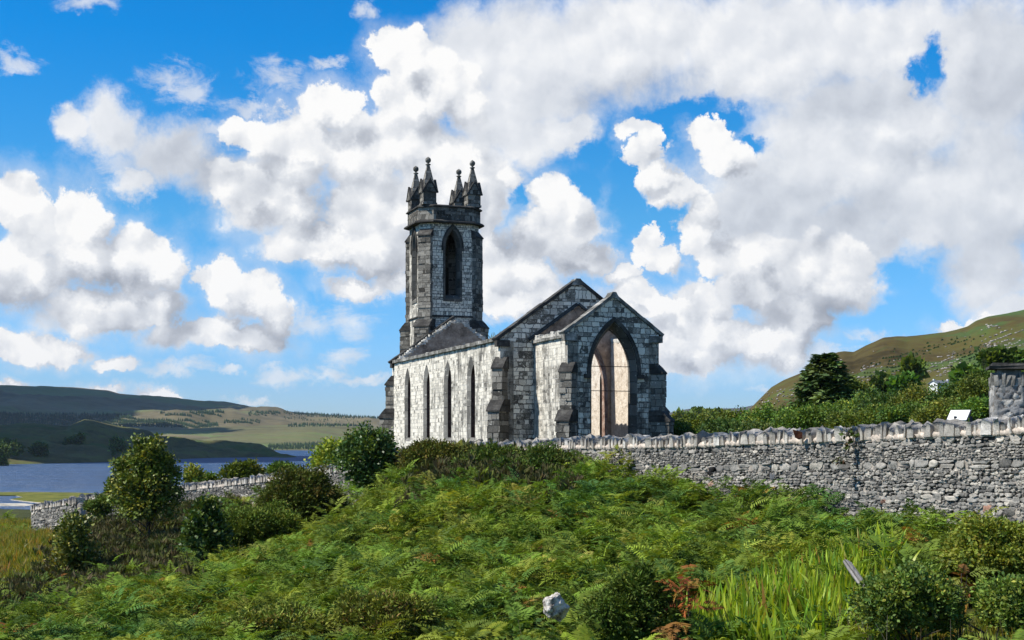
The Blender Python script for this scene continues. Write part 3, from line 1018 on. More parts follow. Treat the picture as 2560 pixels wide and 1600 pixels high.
for px, d, z in [(0, 100, -6.6), (0, 150, -9.2), (0, 349, -18.3), (300, 120, -8.0), (300, 349, -19), (640, 349, -19.5), (900, 349, -20), (0, 430, -20.5), (900, 430, -22),
                 (640, 100, -5.5), (640, 150, -9), (-600, 349, -18), (-600, 120, -8), (-600, 60, -5.5), (1700, 75, -1.7), (2200, 75, -1.0), (2560, 60, -0.9),
                 (2560, 150, 3), (1700, 150, -3), (1280, 150, -6), (1000, 130, -5.5), (1200, 130, -4.5), (1280, 349, -20), (1700, 349, -14), (2560, 349, 8),
                 (1250, 57, -1.25), (1450, 52, -1.2), (1450, 72, -1.0), (1250, 75, -1.0), (1000, 92, -1.3), (1150, 105, -1.5), (1400, 92, -1.0), (1650, 72, -1.0), (1850, 45, -1.2), (2200, 40, -1.0), (2560, 38, -0.9),
                 (840, 72, -2.4), (700, 85, -4.4), (3400, 100, 1.0), (3400, 30, -1.5)]:
    CTRL.append(((px - 1280) / F * d, d, z))
CTRL += [(0, 0, -1.7), (0, 7, -2.9), (-8, 0, -2.2), (8, 0, -1.6), (0, -30, -1.7), (-40, -10, -3), (40, -10, -1), (-30, 20, -5), (25, 15, -2.4), (-9, 14, -4.6), (0, 14, -3.7), (6, 13, -3.2)]
CTRL = np.array(CTRL)
_S = 40.0


def _tps(r2):
    return np.where(r2 > 1e-12, 0.5 * r2 * np.log(np.maximum(r2, 1e-12)), 0.0)


_X = CTRL[:, :2] / _S
_n = len(_X)
_K = _tps(((_X[:, None] - _X[None]) ** 2).sum(-1)) + np.eye(_n) * 0.012
_Pm = np.hstack([np.ones((_n, 1)), _X])
_A = np.block([[_K, _Pm], [_Pm.T, np.zeros((3, 3))]])
_w = np.linalg.solve(_A, np.concatenate([CTRL[:, 2], np.zeros(3)]))


def G(x, y):
    """ground height"""
    x, y = np.asarray(x, float), np.asarray(y, float)
    sh = x.shape
    q = np.stack([x.ravel(), y.ravel()], -1) / _S
    out = np.empty(len(q))
    for i in range(0, len(q), 20000):
        c = q[i:i + 20000]
        r2 = ((c[:, None] - _X[None]) ** 2).sum(-1)
        out[i:i + 20000] = _tps(r2) @ _w[:_n] + _w[_n] + c @ _w[_n + 1:]
    z = out.reshape(sh)
    z = z + 0.10 * fbm2(x, y, 3, 3, 0.5) + 0.15 * fbm2(x, y, 6, 2, 1.3)
    return np.clip(z, -24, 14)


m, T = material('turf')
co = T.n('ShaderNodeTexCoord').outputs['Object']
f1 = T.noise(co, 0.12, 5.0, 0.6)
f2 = T.noise(co, 1.6, 6.0, 0.65)
f3 = T.noise(co, 9.0, 3.0, 0.6)
fm = T.math('ADD', T.math('ADD', T.math('MULTIPLY', f1, 0.4), T.math('MULTIPLY', f2, 0.4)), T.math('MULTIPLY', f3, 0.2))
c = T.ramp(fm, [(0.36, (0.018, 0.020, 0.007)), (0.46, (0.035, 0.040, 0.012)), (0.54, (0.060, 0.068, 0.016)), (0.64, (0.11, 0.095, 0.025))])
finish(T, c, 0.95, 0.1, bump=fm, bump_dist=0.4)
M['turf'] = m

az = np.radians(np.concatenate([np.linspace(-180, -42, 30)[:-1], np.linspace(-42, 42, 260), np.linspace(42, 180, 30)[1:]]))
rad = np.concatenate([[0.0], np.geomspace(2.0, 420.0, 190)])
AZ, RR = np.meshgrid(az, rad)
gx, gy = RR * np.sin(AZ), RR * np.cos(AZ)
gz = G(gx, gy)
gz[:, gy[0] < -1e9] = 0
nr, na = gx.shape
idx = np.arange(nr * na).reshape(nr, na)
quads = np.stack([idx[:-1, :-1], idx[:-1, 1:], idx[1:, 1:], idx[1:, :-1]], -1).reshape(-1, 4)[:, ::-1]
ground = mk('ground', np.stack([gx, gy, gz], -1).reshape(-1, 3), quads, M['turf'], smooth=True)
tag(ground, kind='structure')

# ------------------------------------------------------------------ the lake
m, T = material('lake_water')
co = T.n('ShaderNodeTexCoord').outputs['Object']
mp = T.n('ShaderNodeMapping', {'Vector': co, 'Scale': (0.10, 0.42, 1.0), 'Rotation': (0, 0, 0.12)}).outputs[0]
wv1 = T.noise(mp, 1.0, 5.0, 0.65, 0.6)
mp2 = T.n('ShaderNodeMapping', {'Vector': co, 'Scale': (0.008, 0.03, 1.0)}).outputs[0]
wv2 = T.noise(mp2, 1.0, 4.0, 0.6)
col = T.mix(T.smooth(wv2, 0.4, 0.65), (0.007, 0.040, 0.105), (0.010, 0.056, 0.140))
col = T.mix(1.0, col, T.ramp(wv1, [(0.36, 0.55), (0.50, 1.0), (0.64, 1.55)]), 'MULTIPLY')  # ripples' light and dark faces painted into the water colour
cap = T.smooth(wv1, 0.72, 0.78)
col = T.mix(cap, col, (0.5, 0.55, 0.6))
bn = T.n('ShaderNodeBump', {'Height': T.math('ADD', wv1, T.math('MULTIPLY', wv2, 2.0)), 'Strength': 1.0, 'Distance': 2.6})
df = T.n('ShaderNodeBsdfDiffuse', {'Color': col, 'Normal': bn.outputs[0]})
gl = T.n('ShaderNodeBsdfGlossy', {'Color': (0.9, 0.95, 1.0), 'Roughness': 0.36, 'Normal': bn.outputs[0]})
mx_ = T.n('ShaderNodeMixShader', {0: 0.11, 1: df.outputs[0], 2: gl.outputs[0]})
T.n('ShaderNodeOutputMaterial', {'Surface': mx_.outputs[0]})
M['water'] = m
lake = mk('lake', [(-9000, -3000, WL), (9000, -3000, WL), (9000, 12000, WL), (-9000, 12000, WL)], np.array([[0, 1, 2, 3]]), M['water'])
tag(lake, kind='structure')


# ------------------------------------------------------------------ hills
def hill_material(name, stops, sc, rock=0.0, green=None, patch=None, seed=0.0, stretch=(1, 1, 1)):
    m, T = material(name)
    co = T.n('ShaderNodeTexCoord').outputs['Object']
    mp = T.n('ShaderNodeMapping', {'Vector': co, 'Scale': stretch, 'Location': (seed, seed * 2, 0)}).outputs[0]
    a = T.noise(mp, sc, 6.0, 0.62, 0.4)
    b_ = T.noise(mp, sc * 9, 5.0, 0.65)
    fm = T.math('ADD', T.math('MULTIPLY', a, 0.68), T.math('MULTIPLY', b_, 0.32))
    c = T.ramp(fm, stops)
    if green:
        gfac = T.smooth(T.noise(mp, sc * 0.55, 5.0, 0.6, 0.8), 0.50, 0.60)
        c = T.mix(T.math('MULTIPLY', gfac, 0.8), c, T.mix(b_, green[0], green[1]))
    if patch:
        v = T.n('ShaderNodeTexVoronoi', {'Vector': mp, 'Scale': sc * 5}).outputs['Distance']
        c = T.mix(T.smooth(v, 0.42, 0.22), c, patch)
    finish(T, c, 0.97, 0.05, bump=fm, bump_dist=2.0)
    return m


def hill(name, ridge, shore, zb, dr, mat, rough=3.0, seed=1, rows=70, cols=320, bulge=0.8, back=1.5, px0=None, px1=None, spur=0.0, depth_fn=None):
    """a slope with real depth: from its foot (px, d) up to the skyline (px, py) at distance dr(px), then falling behind"""
    rp = np.array([r[0] for r in ridge], float)
    ry = np.array([r[1] for r in ridge], float)
    sp = np.array([s[0] for s in shore], float)
    sdp = np.array([s[1] for s in shore], float)
    px = np.linspace(px0 if px0 is not None else rp[0], px1 if px1 is not None else rp[-1], cols)
    yr = np.interp(px, rp, ry)
    d0 = np.interp(px, sp, sdp)
    d1 = np.array([dr(p) for p in px]) if callable(dr) else d0 + dr
    zr = (HZ - yr) / F * d1
    rows_t = np.linspace(0, back, rows)
    Pn, Tn = np.meshgrid(px, rows_t)
    D = d0[None] + (d1 - d0)[None] * Tn
    up = np.clip(Tn, 0, 1)
    zb_a = np.interp(px, sp, zb) if not np.isscalar(zb) else np.full(cols, zb)
    e0, e1 = zb_a / d0, zr / d1          # the slope climbs steadily from foot to skyline
    prof = np.sin(up * math.pi / 2) ** bulge
    Z = (e0[None] + (e1 - e0)[None] * prof) * D
    Z = np.where(Tn <= 1, Z, zr[None] - (zr - zb_a)[None] * 1.1 * (Tn - 1) ** 1.3)
    X = (Pn - 1280) / F * D
    nz = fbm2(X, D, seed, 5, 2 * math.pi / (0.35 * float(np.mean(d1 - d0)) + 1), 0.52)
    env = np.clip(Tn * 3, 0, 1) * np.where(Tn < 1, np.clip((1 - Tn) * 3, 0.12, 1), 0.12)
    Z = Z + rough * nz * env
    n, c_ = X.shape
    idx = np.arange(n * c_).reshape(n, c_)
    q = np.stack([idx[:-1, :-1], idx[:-1, 1:], idx[1:, 1:], idx[1:, :-1]], -1).reshape(-1, 4)
    o = mk(name, np.stack([X, D, Z], -1).reshape(-1, 3), q, mat, smooth=True)
    tag(o, kind='structure')
    return X, D, Z, Pn, Tn


M['far_moor'] = hill_material('far_moor', [(0.38, (0.085, 0.075, 0.042)), (0.5, (0.140, 0.118, 0.066)), (0.6, (0.175, 0.150, 0.085)), (0.7, (0.18, 0.175, 0.08))], 0.004, green=((0.10, 0.130, 0.05), (0.15, 0.185, 0.065)), stretch=(0.5, 1.3, 1))
M['near_moor'] = hill_material('near_moor', [(0.38, (0.050, 0.050, 0.022)), (0.5, (0.090, 0.082, 0.034)), (0.6, (0.105, 0.115, 0.036)), (0.7, (0.11, 0.14, 0.04))], 0.03, green=((0.045, 0.07, 0.018), (0.075, 0.11, 0.03)))
M['low_moor'] = hill_material('low_moor', [(0.36, (0.075, 0.070, 0.035)), (0.5, (0.115, 0.108, 0.052)), (0.6, (0.13, 0.135, 0.055)), (0.72, (0.12, 0.155, 0.05))], 0.008, green=((0.08, 0.125, 0.04), (0.12, 0.165, 0.05)), stretch=(0.4, 1.5, 1))
M['right_moor'] = hill_material('right_moor', [(0.36, (0.036, 0.028, 0.011)), (0.45, (0.068, 0.052, 0.019)), (0.53, (0.080, 0.070, 0.022)), (0.60, (0.072, 0.088, 0.022)), (0.70, (0.10, 0.12, 0.030))], 0.022, green=((0.028, 0.070, 0.024), (0.070, 0.115, 0.03)), stretch=(0.8, 0.8, 1.4))
M['blue_ridge'] = hill_material('blue_ridge', [(0.4, (0.05, 0.05, 0.045)), (0.6, (0.085, 0.08, 0.07))], 0.006)

far = hill('far_hill', [(-500, 950), (0, 963), (83, 967), (182, 969), (269, 975), (298, 983), (372, 989), (537, 1004), (620, 1016), (744, 1031), (868, 1040), (950, 1046), (1100, 1056), (1300, 1068), (1500, 1085), (1700, 1100)],
           [(-500, 2300), (0, 2250), (500, 2100), (800, 1990), (1300, 2050), (1700, 2100)], WL, lambda p: 3700.0, M['far_moor'], rough=16, seed=4, rows=90, cols=360, bulge=1.0)
# lower lit pasture and moor between the forest and the lake
lowm = hill('lakeside_moor', [(250, 1110), (400, 1076), (560, 1066), (760, 1062), (900, 1066), (1100, 1078), (1300, 1092)],
            [(250, 1960), (500, 1950), (660, 1940), (800, 1900), (1300, 1900)], WL, lambda p: 2750.0, M['low_moor'], rough=5, seed=8, rows=60, cols=240, bulge=1.15)
near = hill('near_hill', [(-400, 1050), (-120, 1058), (0, 1063), (83, 1058), (170, 1066), (211, 1049), (231, 1051), (289, 1064), (372, 1076), (397, 1089), (455, 1095), (521, 1103), (562, 1100), (612, 1107), (661, 1119), (686, 1129), (719, 1139), (735, 1144)],
            [(-400, 820), (33, 900), (281, 985), (446, 1120), (537, 1200), (661, 1235), (735, 1240)], WL - 0.3, lambda p: float(np.interp(p, [-400, 0, 230, 400, 560, 661, 735], [1150, 1240, 1290, 1330, 1340, 1300, 1262])), M['near_moor'], rough=4.0, seed=5, rows=70, cols=300, bulge=0.85)
rh = hill('right_hill', [(1820, 1060), (1876, 1019), (1929, 966), (1960, 948), (2001, 931), (2040, 905), (2077, 885), (2095, 878), (2111, 876), (2134, 878), (2165, 862), (2210, 843), (2240, 841), (2267, 842), (2310, 838), (2362, 832), (2390, 826), (2419, 817), (2440, 803), (2469, 792), (2520, 782), (2560, 773), (2700, 745), (3000, 690), (3400, 640)],
          [(1820, 470), (1900, 400), (2100, 300), (2400, 230), (2700, 200), (3400, 190)], [-6, -5, -1, 2, 4, 6], lambda p: float(np.interp(p, [1820, 2560, 3400], [560, 640, 640])), M['right_moor'], rough=3.5, seed=11, rows=110, cols=380, bulge=1.0)
hill('distant_ridge', [(1500, 1075), (1600, 1052), (1680, 1030), (1720, 1022), (1760, 1021), (1800, 1021), (1850, 1020), (1890, 1012), (1950, 1005), (2050, 1015), (2200, 1040)],
     [(1500, 3000), (2200, 3000)], -10.0, lambda p: 4600.0, M['blue_ridge'], rough=6, seed=13, rows=40, cols=140)
hill('valley_floor', [(1350, 1075), (1500, 1062), (1700, 1058), (1850, 1060), (2000, 1070)],
     [(1350, 420), (1700, 380), (2000, 380)], -9.0, lambda p: 1100.0, M['right_moor'], rough=1.5, seed=17, rows=40, cols=120)

# grassy spit in the shallows and the pale shore line
m, T = material('marsh_grass')
co = T.n('ShaderNodeTexCoord').outputs['Object']
f = T.noise(co, 0.25, 5.0, 0.6)
finish(T, T.ramp(f, [(0.38, (0.075, 0.085, 0.018)), (0.55, (0.13, 0.135, 0.028)), (0.68, (0.19, 0.16, 0.04))]), 0.95, 0.05, bump=f, bump_dist=0.5)
M['marsh'] = m
m, T = material('pale_sand')
co = T.n('ShaderNodeTexCoord').outputs['Object']
finish(T, T.ramp(T.noise(co, 0.4, 4.0), [(0.35, (0.22, 0.2, 0.16)), (0.6, (0.5, 0.46, 0.38))]), 0.95, 0.1)
M['sand'] = m


def slab(name, pts, z0, z1, mat, inset=0.0):
    """low flat island from an outline of (px, py) on the lake plane"""
    c = []
    for px, py in pts:
        d = (WL / (HZ - py)) * F
        c.append(Vector(((px - 1280) / F * d, d, 0)))
    cen = sum(c, Vector()) / len(c)
    bm = bmesh.new()
    lo = [bm.verts.new((p.x, p.y, z0)) for p in c]
    hi = [bm.verts.new(((cen + (p - cen) * (1 - inset)).x, (cen + (p - cen) * (1 - inset)).y, z1)) for p in c]
    n = len(c)
    for k in range(n):
        bm.faces.new((lo[k], lo[(k + 1) % n], hi[(k + 1) % n], hi[k]))
    bm.faces.new(hi)
    bmesh.ops.recalc_face_normals(bm, faces=bm.faces)
    me = bpy.data.meshes.new(name)
    bm.to_mesh(me)
    bm.free()
    me.materials.append(mat)
    o = bpy.data.objects.new(name, me)
    COL.objects.link(o)
    tag(o, kind='structure')
    return o


spit = [(-60, 1238), (-20, 1232), (40, 1232), (120, 1232), (190, 1233), (260, 1236), (300, 1242), (290, 1252), (230, 1256), (150, 1258), (100, 1257), (60, 1253), (28, 1249), (62, 1244), (40, 1240), (-10, 1240)]
slab('marshy_shore', spit, WL - 0.3, WL + 0.25, M['marsh'], 0.01)
slab('sandy_shore', [(px + (px - 120) * 0.05, py + (py - 1246) * 0.14 + 0.4) for px, py in spit], WL - 0.4, WL + 0.06, M['sand'])
slab('sandy_shore', [(-60, 1258.5), (60, 1258.5), (90, 1262), (60, 1266), (-60, 1265)], WL - 0.4, WL + 0.04, M['sand'])
slab('rocky_shore', [(664, 1139.5), (690, 1138.5), (715, 1139), (738, 1141), (745, 1143), (715, 1144.5), (680, 1144)], WL - 0.4, WL + 0.9, M['near_moor'], 0.15)

# ------------------------------------------------------------------ clouds out of the frame that shade the hills across the lake
m, T = material('cloud_white')
finish(T, (0.85, 0.86, 0.88), 1.0, 0.0)
M['cloud'] = m


def cloud_over(x, y, z, rx, ry, h=620.0, lumps=9, seed=1):
    k = (h - z) / math.tan(SUN_EL)
    cx, cy_ = x + SUN_H.x * k, y + SUN_H.y * k
    r = np.random.default_rng(seed)
    bm = bmesh.new()
    for i in range(lumps):
        a, q_ = r.uniform(0, 6.283), math.sqrt(r.uniform(0, 1)) * 0.75
        s = r.uniform(0.32, 0.5)
        Mx = Matrix.Translation((cx + rx * q_ * math.cos(a), cy_ + ry * q_ * math.sin(a), h + r.uniform(0, 30))) @ Matrix.Diagonal((rx * s, ry * s, 40 + r.uniform(0, 40), 1))
        bmesh.ops.create_icosphere(bm, subdivisions=3, radius=1.0, matrix=Mx)
    for v in bm.verts:
        v.co += Vector((r.normal(), r.normal(), r.normal())) * 5
    me = bpy.data.meshes.new('cloud')
    bm.to_mesh(me)
    bm.free()
    me.materials.append(M['cloud'])
    o = bpy.data.objects.new('cloud', me)
    COL.objects.link(o)
    tag(o, kind='stuff')


cloud_over(-310, 1120, 0, 230, 210, 640, 16, 1)
cloud_over(-560, 1020, 0, 160, 190, 640, 10, 2)
cloud_over(-1250, 3100, 80, 560, 520, 1350, 14, 3)
cloud_over(-900, 2450, 10, 330, 300, 1350, 14, 6)
cloud_over(-720, 3500, 110, 230, 260, 1350, 12, 7)


# ------------------------------------------------------------------ rubble wall round the churchyard
# (px, distance, y of the cope tops)
WALL = [(2760, 25.2, 1025), (2485, 28.4, 1046), (2300, 30.5, 1056), (2172, 32.3, 1064), (2020, 34.3, 1073), (1883, 36.4, 1079), (1697, 39.8, 1089), (1600, 41.8, 1092), (1437, 45.5, 1096),
        (1251, 50.3, 1108), (1100, 54.2, 1113), (1010, 56.5, 1121), (920, 59.5, 1140), (840, 62.5, 1163), (740, 66.0, 1178), (661, 68.8, 1188), (560, 71.8, 1200), (490, 73.6, 1208), (420, 75.2, 1218), (290, 77.6, 1232), (230, 78.4, 1236), (195, 78.8, 1239)]
WALL2 = [(193, 74.6, 1244), (160, 76.0, 1250), (115, 78.0, 1257), (78, 79.8, 1263)]


def wall_depth(px):
    p = np.array([w[0] for w in WALL[::-1]], float)
    d = np.array([w[1] for w in WALL[::-1]], float)
    return np.interp(px, p, d)


m, T = material('churchyard_rubble')
at = T.n('ShaderNodeVertexColor', layer_name='tint').outputs[0]
co = T.n('ShaderNodeTexCoord').outputs['Object']
f1 = T.noise(co, 9.0, 6.0, 0.7)
f2 = T.noise(co, 34.0, 4.0, 0.65)
mul = T.ramp(T.math('ADD', T.math('MULTIPLY', f1, 0.6), T.math('MULTIPLY', f2, 0.4)), [(0.33, 0.50), (0.47, 0.90), (0.58, 1.12), (0.70, 1.45)])
c = T.mix(1.0, at, mul, 'MULTIPLY')
# white lichen
c = T.mix(T.math('MULTIPLY', T.smooth(T.noise(co, 5.5, 6.0, 0.75), 0.62, 0.72), 0.35), c, (0.56, 0.55, 0.51))
finish(T, c, 0.93, 0.2, bump=T.math('ADD', f1, T.math('MULTIPLY', f2, 0.5)), bump_dist=0.02)
M['rubble'] = m


def rubble_wall(name, path, label, H=2.5, cope_h=0.34, res=0.04, seed=1, thick=0.55, cope_w=(0.05, 0.16), specials=(), end_block=False, hfun=None):
    r = np.random.default_rng(seed)
    pts = np.array([((p[0] - 1280) / F * p[1], p[1]) for p in path])
    ztop = np.array([(HZ - p[2]) / F * p[1] for p in path])
    seg = np.hypot(*(pts[1:] - pts[:-1]).T)
    S = np.concatenate([[0], np.cumsum(seg)])
    L = S[-1]
    root = empty(name, (pts[0][0], pts[0][1], 0.0))
    tag(root, label, 'wall')
    ox, oy = pts[0]
    # mortar face: coarse, recessed, patched dark where it has fallen out
    ns = int(L / 0.12) + 2
    ss = np.linspace(0, L, ns)
    nh = int(H / 0.09) + 2
    hs = np.linspace(0, H, nh)
    SS, HH = np.meshgrid(ss, hs)

    def frame_at(s_):
        s_ = np.asarray(s_, float)
        x_, y_ = np.interp(s_, S, pts[:, 0]), np.interp(s_, S, pts[:, 1])
        x2_, y2_ = np.interp(np.clip(s_ + 0.4, 0, L), S, pts[:, 0]), np.interp(np.clip(s_ + 0.4, 0, L), S, pts[:, 1])
        x1_, y1_ = np.interp(np.clip(s_ - 0.4, 0, L), S, pts[:, 0]), np.interp(np.clip(s_ - 0.4, 0, L), S, pts[:, 1])
        tx_, ty_ = x2_ - x1_, y2_ - y1_
        l_ = np.hypot(tx_, ty_)
        n_x, n_y = ty_ / l_, -tx_ / l_
        sg = np.sign(n_x * -x_ + n_y * -y_)
        return x_, y_, n_x * sg, n_y * sg, np.interp(s_, S, ztop) - cope_h

    X, Y, nx, ny, ZT = frame_at(SS)
    hole = fbm2(SS, HH, seed + 8, 4, 5.0)
    mortc = np.where((hole > 0.05)[..., None], np.array([(0.33, 0.29, 0.245)]), np.array([(0.07, 0.065, 0.058)])) * np.clip(1 + r.normal(size=SS.shape + (1,)) * 0.12, 0.6, 1.4)
    dep = np.where(hole > 0.05, 0.004, -0.03)
    V = [np.stack([X + nx * dep - ox, Y + ny * dep - oy, ZT - HH], -1).reshape(-1, 3)]
    Cc = [mortc.reshape(-1, 3)]
    idx = np.arange(nh * ns).reshape(nh, ns)
    Q = [np.stack([idx[:-1, :-1], idx[1:, :-1], idx[1:, 1:], idx[:-1, 1:]], -1).reshape(-1, 4)]
    # stones: rough courses of mixed sizes, each an irregular faceted block
    st = []
    h = 0.0
    while h < H:
        rh_ = r.choice([0.055, 0.085, 0.125, 0.185], p=[0.26, 0.36, 0.27, 0.11])
        s = -0.1
        while s < L - 0.04:
            w_ = max(rh_ * r.uniform(0.9, 3.4), 0.09)
            if r.random() < 0.26 and rh_ > 0.11:
                q = r.uniform(0.35, 0.65)
                st.append((s + w_ / 2, h + rh_ * q / 2, w_, rh_ * q))
                st.append((s + w_ / 2 + r.normal() * 0.02, h + rh_ * (1 + q) / 2, w_ * r.uniform(0.8, 1.05), rh_ * (1 - q)))
            elif r.random() < 0.10:
                for _ in range(3):
                    st.append((s + r.uniform(0.2, 0.8) * w_, h + r.uniform(0.2, 0.8) * rh_, w_ * 0.45, rh_ * 0.4))
            else:
                st.append((s + w_ / 2, h + rh_ / 2, w_, rh_ * r.uniform(0.9, 1.25)))
            s += w_
        h += rh_
    st = np.array(st)
    st = st[(st[:, 0] > 0.03) & (st[:, 0] < L - 0.03)]
    st[:, 1] += 0.035 * fbm2(st[:, 0], st[:, 1], seed + 2, 3, 1.3) + r.normal(size=len(st)) * 0.008
    n = len(st)
    tone = r.choice(5, n, p=[0.27, 0.31, 0.23, 0.13, 0.06])
    base = np.array([(0.175, 0.165, 0.150), (0.250, 0.236, 0.212), (0.325, 0.302, 0.265), (0.415, 0.380, 0.325), (0.100, 0.096, 0.090)])[tone] * r.uniform(0.8, 1.22, (n, 1))
    for (spx, spy, colr, cnt_) in specials:
        d_ = np.interp(-spx, -np.array([p[0] for p in path], float), np.array([p[1] for p in path], float))
        s_ = np.interp(d_, pts[:, 1], S)
        h_ = (np.interp(s_, S, ztop) - cope_h) - (HZ - spy) / F * d_
        dd = np.hypot((st[:, 0] - s_) / 1.6, st[:, 1] - h_)
        for k in np.argsort(dd)[:cnt_]:
            base[k] = colr
            st[k, 2] = max(st[k, 2], 0.26)
            st[k, 3] = max(st[k, 3], 0.17)
    m_ = 8
    ang = np.linspace(0, 2 * math.pi, m_, endpoint=False)[None] + math.pi / 8 + r.choice([0.0, 0.32], (n, 1)) + r.normal(size=(n, m_)) * 0.17
    ca, sa = np.cos(ang), np.sin(ang)
    sq = 1 / np.maximum(np.abs(ca) ** 6 + np.abs(sa) ** 6, 1e-6) ** (1 / 6)
    rad_ = sq * r.uniform(0.84, 1.10, (n, m_))
    us = ca * rad_ * st[:, 2:3] * 0.5
    vs_ = sa * rad_ * st[:, 3:4] * 0.5
    gap = 1 - 0.006 / np.maximum(np.minimum(st[:, 2:3], st[:, 3:4]), 0.05)
    proj = r.uniform(0.014, 0.050, (n, 1))
    tl = r.normal(size=(n, 2)) * 0.13
    rings = []
    for sc_, dp in ((1.0, -0.03), (0.99, 0.70), (0.93, 0.96), (0.45, 1.0)):
        uu, vv = us * gap * sc_, vs_ * gap * sc_
        j = r.normal(size=(n, m_)) * (0.010 if dp > 0.5 else 0.0)
        dpt = proj * dp + (tl[:, :1] * uu + tl[:, 1:] * vv) * (dp > 0) + j
        rings.append((st[:, :1] + uu, st[:, 1:2] + vv, dpt))
    rings.append((st[:, :1] + us[:, :1] * 0.15, st[:, 1:2] + vs_[:, :1] * 0.15, proj * 1.05 + r.normal(size=(n, 1)) * 0.008))
    off = nh * ns
    starts = []
    for (a_, b_, c_) in rings:
        x_, y_, n_x, n_y, zt_ = frame_at(a_)
        c_ = np.maximum(c_, -0.03)
        V.append(np.stack([x_ + n_x * c_ - ox, y_ + n_y * c_ - oy, zt_ - b_], -1).reshape(-1, 3))
        k_ = a_.shape[1]
        Cc.append((base[:, None] * (1 + r.normal(size=(n, k_, 1)) * 0.07)).reshape(-1, 3))
        starts.append(off + np.arange(n * k_).reshape(n, k_))
        off += n * k_
    for a_, b_ in zip(starts[:3], starts[1:4]):
        Q.append(np.stack([a_, b_, np.roll(b_, -1, 1), np.roll(a_, -1, 1)], -1).reshape(-1, 4))
    c_ = np.repeat(starts[4], m_, 1)
    Q.append(np.stack([starts[3], c_, np.roll(starts[3], -1, 1)], -1).reshape(-1, 3))
    # back and top
    x_, y_, n_x, n_y, zt_ = frame_at(ss)
    bx, by = x_ - n_x * thick - ox, y_ - n_y * thick - oy
    V.append(np.stack([bx, by, zt_], -1))
    V.append(np.stack([bx, by, zt_ - H], -1))
    Cc.append(np.full((2 * ns, 3), 0.25))
    top = np.arange(ns)
    bt, bb = off + top, off + ns + top
    Q.append(np.stack([top[:-1], top[1:], bt[1:], bt[:-1]], -1))
    Q.append(np.stack([bt[:-1], bt[1:], bb[1:], bb[:-1]], -1))
    lastf = idx[:, -1]
    Q.append(np.array([[lastf[0], lastf[-1], bb[-1], bt[-1]], [idx[0, 0], bt[0], bb[0], idx[-1, 0]]]))
    mk('wall_body', np.concatenate(V), Q, M['rubble'], root, col=np.concatenate(Cc))
    # cope stones set on edge
    V, Q, Cc = [], [], []
    s = 0.02
    nv = 0
    while s < L - 0.04:
        w_ = r.uniform(*cope_w)
        nearness = float(np.clip((40 - np.interp(s, S, pts[:, 1])) / 8, 0, 1))
        if r.random() < 0.10 + 0.35 * nearness:
            w_ *= r.uniform(1.5, 2.6)
        x, y = np.interp(s + w_ / 2, S, pts[:, 0]), np.interp(s + w_ / 2, S, pts[:, 1])
        z = np.interp(s + w_ / 2, S, ztop) - cope_h
        k = min(np.searchsorted(S, s + w_ / 2), len(S) - 1)
        t = (pts[k] - pts[k - 1]) / seg[k - 1]
        nn = np.array([t[1], -t[0]])
        if nn @ -np.array([x, y]) < 0:
            nn = -nn
        hh = cope_h * (r.uniform(0.78, 1.08) if r.random() < 0.80 else r.uniform(0.55, 1.28))
        lean = r.normal() * 0.10
        # profile of the slab seen along the wall: rounded, uneven head
        m_ = 4
        dep0, dep1 = 0.06 + r.uniform(-0.09, 0.06), -thick + 0.05 + r.uniform(-0.06, 0.06)
        us = np.linspace(0, 1, m_)
        hd = hh * (0.88 + 0.12 * np.sin(us * math.pi) ** 0.7) * np.clip(1 + r.normal(size=m_) * 0.09, 0.7, 1.25)
        for side in (0, 1):
            sw = (-w_ / 2 + 0.002) if side == 0 else (w_ / 2 - 0.002)
            sl_ = 1 + r.normal() * 0.12
            for row, frac in ((0, -0.06), (1, 0.6), (2, 1.0)):
                taper = (1.0, r.uniform(0.8, 1.0), r.uniform(0.5, 1.0))[row]
                zz = hd * frac * (sl_ if row == 2 else 1.0)
                ll = sw * taper + lean * zz + r.normal(size=m_) * 0.008
                dd = dep0 + (dep1 - dep0) * us
                V.append(np.stack([x + t[0] * ll + nn[0] * dd - ox, y + t[1] * ll + nn[1] * dd - oy, z + zz + r.normal(size=m_) * 0.012 * row], -1))
        i0 = nv
        R_ = lambda side, row: i0 + (side * 3 + row) * m_ + np.arange(m_)
        for side in (0, 1):
            for row in (0, 1):
                a, b = R_(side, row), R_(side, row + 1)
                Q.append(np.stack([a[:-1], a[1:], b[1:], b[:-1]], -1))
        a, b = R_(0, 2), R_(1, 2)
        Q.append(np.stack([a[:-1], a[1:], b[1:], b[:-1]], -1))
        for e in (0, -1):
            for row in (0, 1):
                Q.append(np.array([[R_(0, row)[e], R_(1, row)[e], R_(1, row + 1)[e], R_(0, row + 1)[e]]]))
        tn = np.array([(0.27, 0.25, 0.22), (0.35, 0.325, 0.285), (0.43, 0.40, 0.35), (0.56, 0.53, 0.48), (0.15, 0.145, 0.135)])[r.choice(5, p=[0.25, 0.32, 0.24, 0.12, 0.07])] * r.uniform(0.85, 1.2)
        Cc.append(np.tile(tn, (6 * m_, 1)))
        nv += 6 * m_
        s += w_
    mk('cope_course', np.concatenate(V), Q, M['rubble'], root, col=np.concatenate(Cc))
    # lime mortar bed the cope stones sit in
    ns2 = int(L / 0.07) + 2
    s2 = np.linspace(0, L, ns2)
    x, y = np.interp(s2, S, pts[:, 0]), np.interp(s2, S, pts[:, 1])
    z = np.interp(s2, S, ztop) - cope_h
    tx_, ty_ = np.gradient(x), np.gradient(y)
    tl_ = np.hypot(tx_, ty_)
    nx_, ny_ = ty_ / tl_, -tx_ / tl_
    if np.mean(nx_ * -x + ny_ * -y) < 0:
        nx_, ny_ = -nx_, -ny_
    rows_ = []
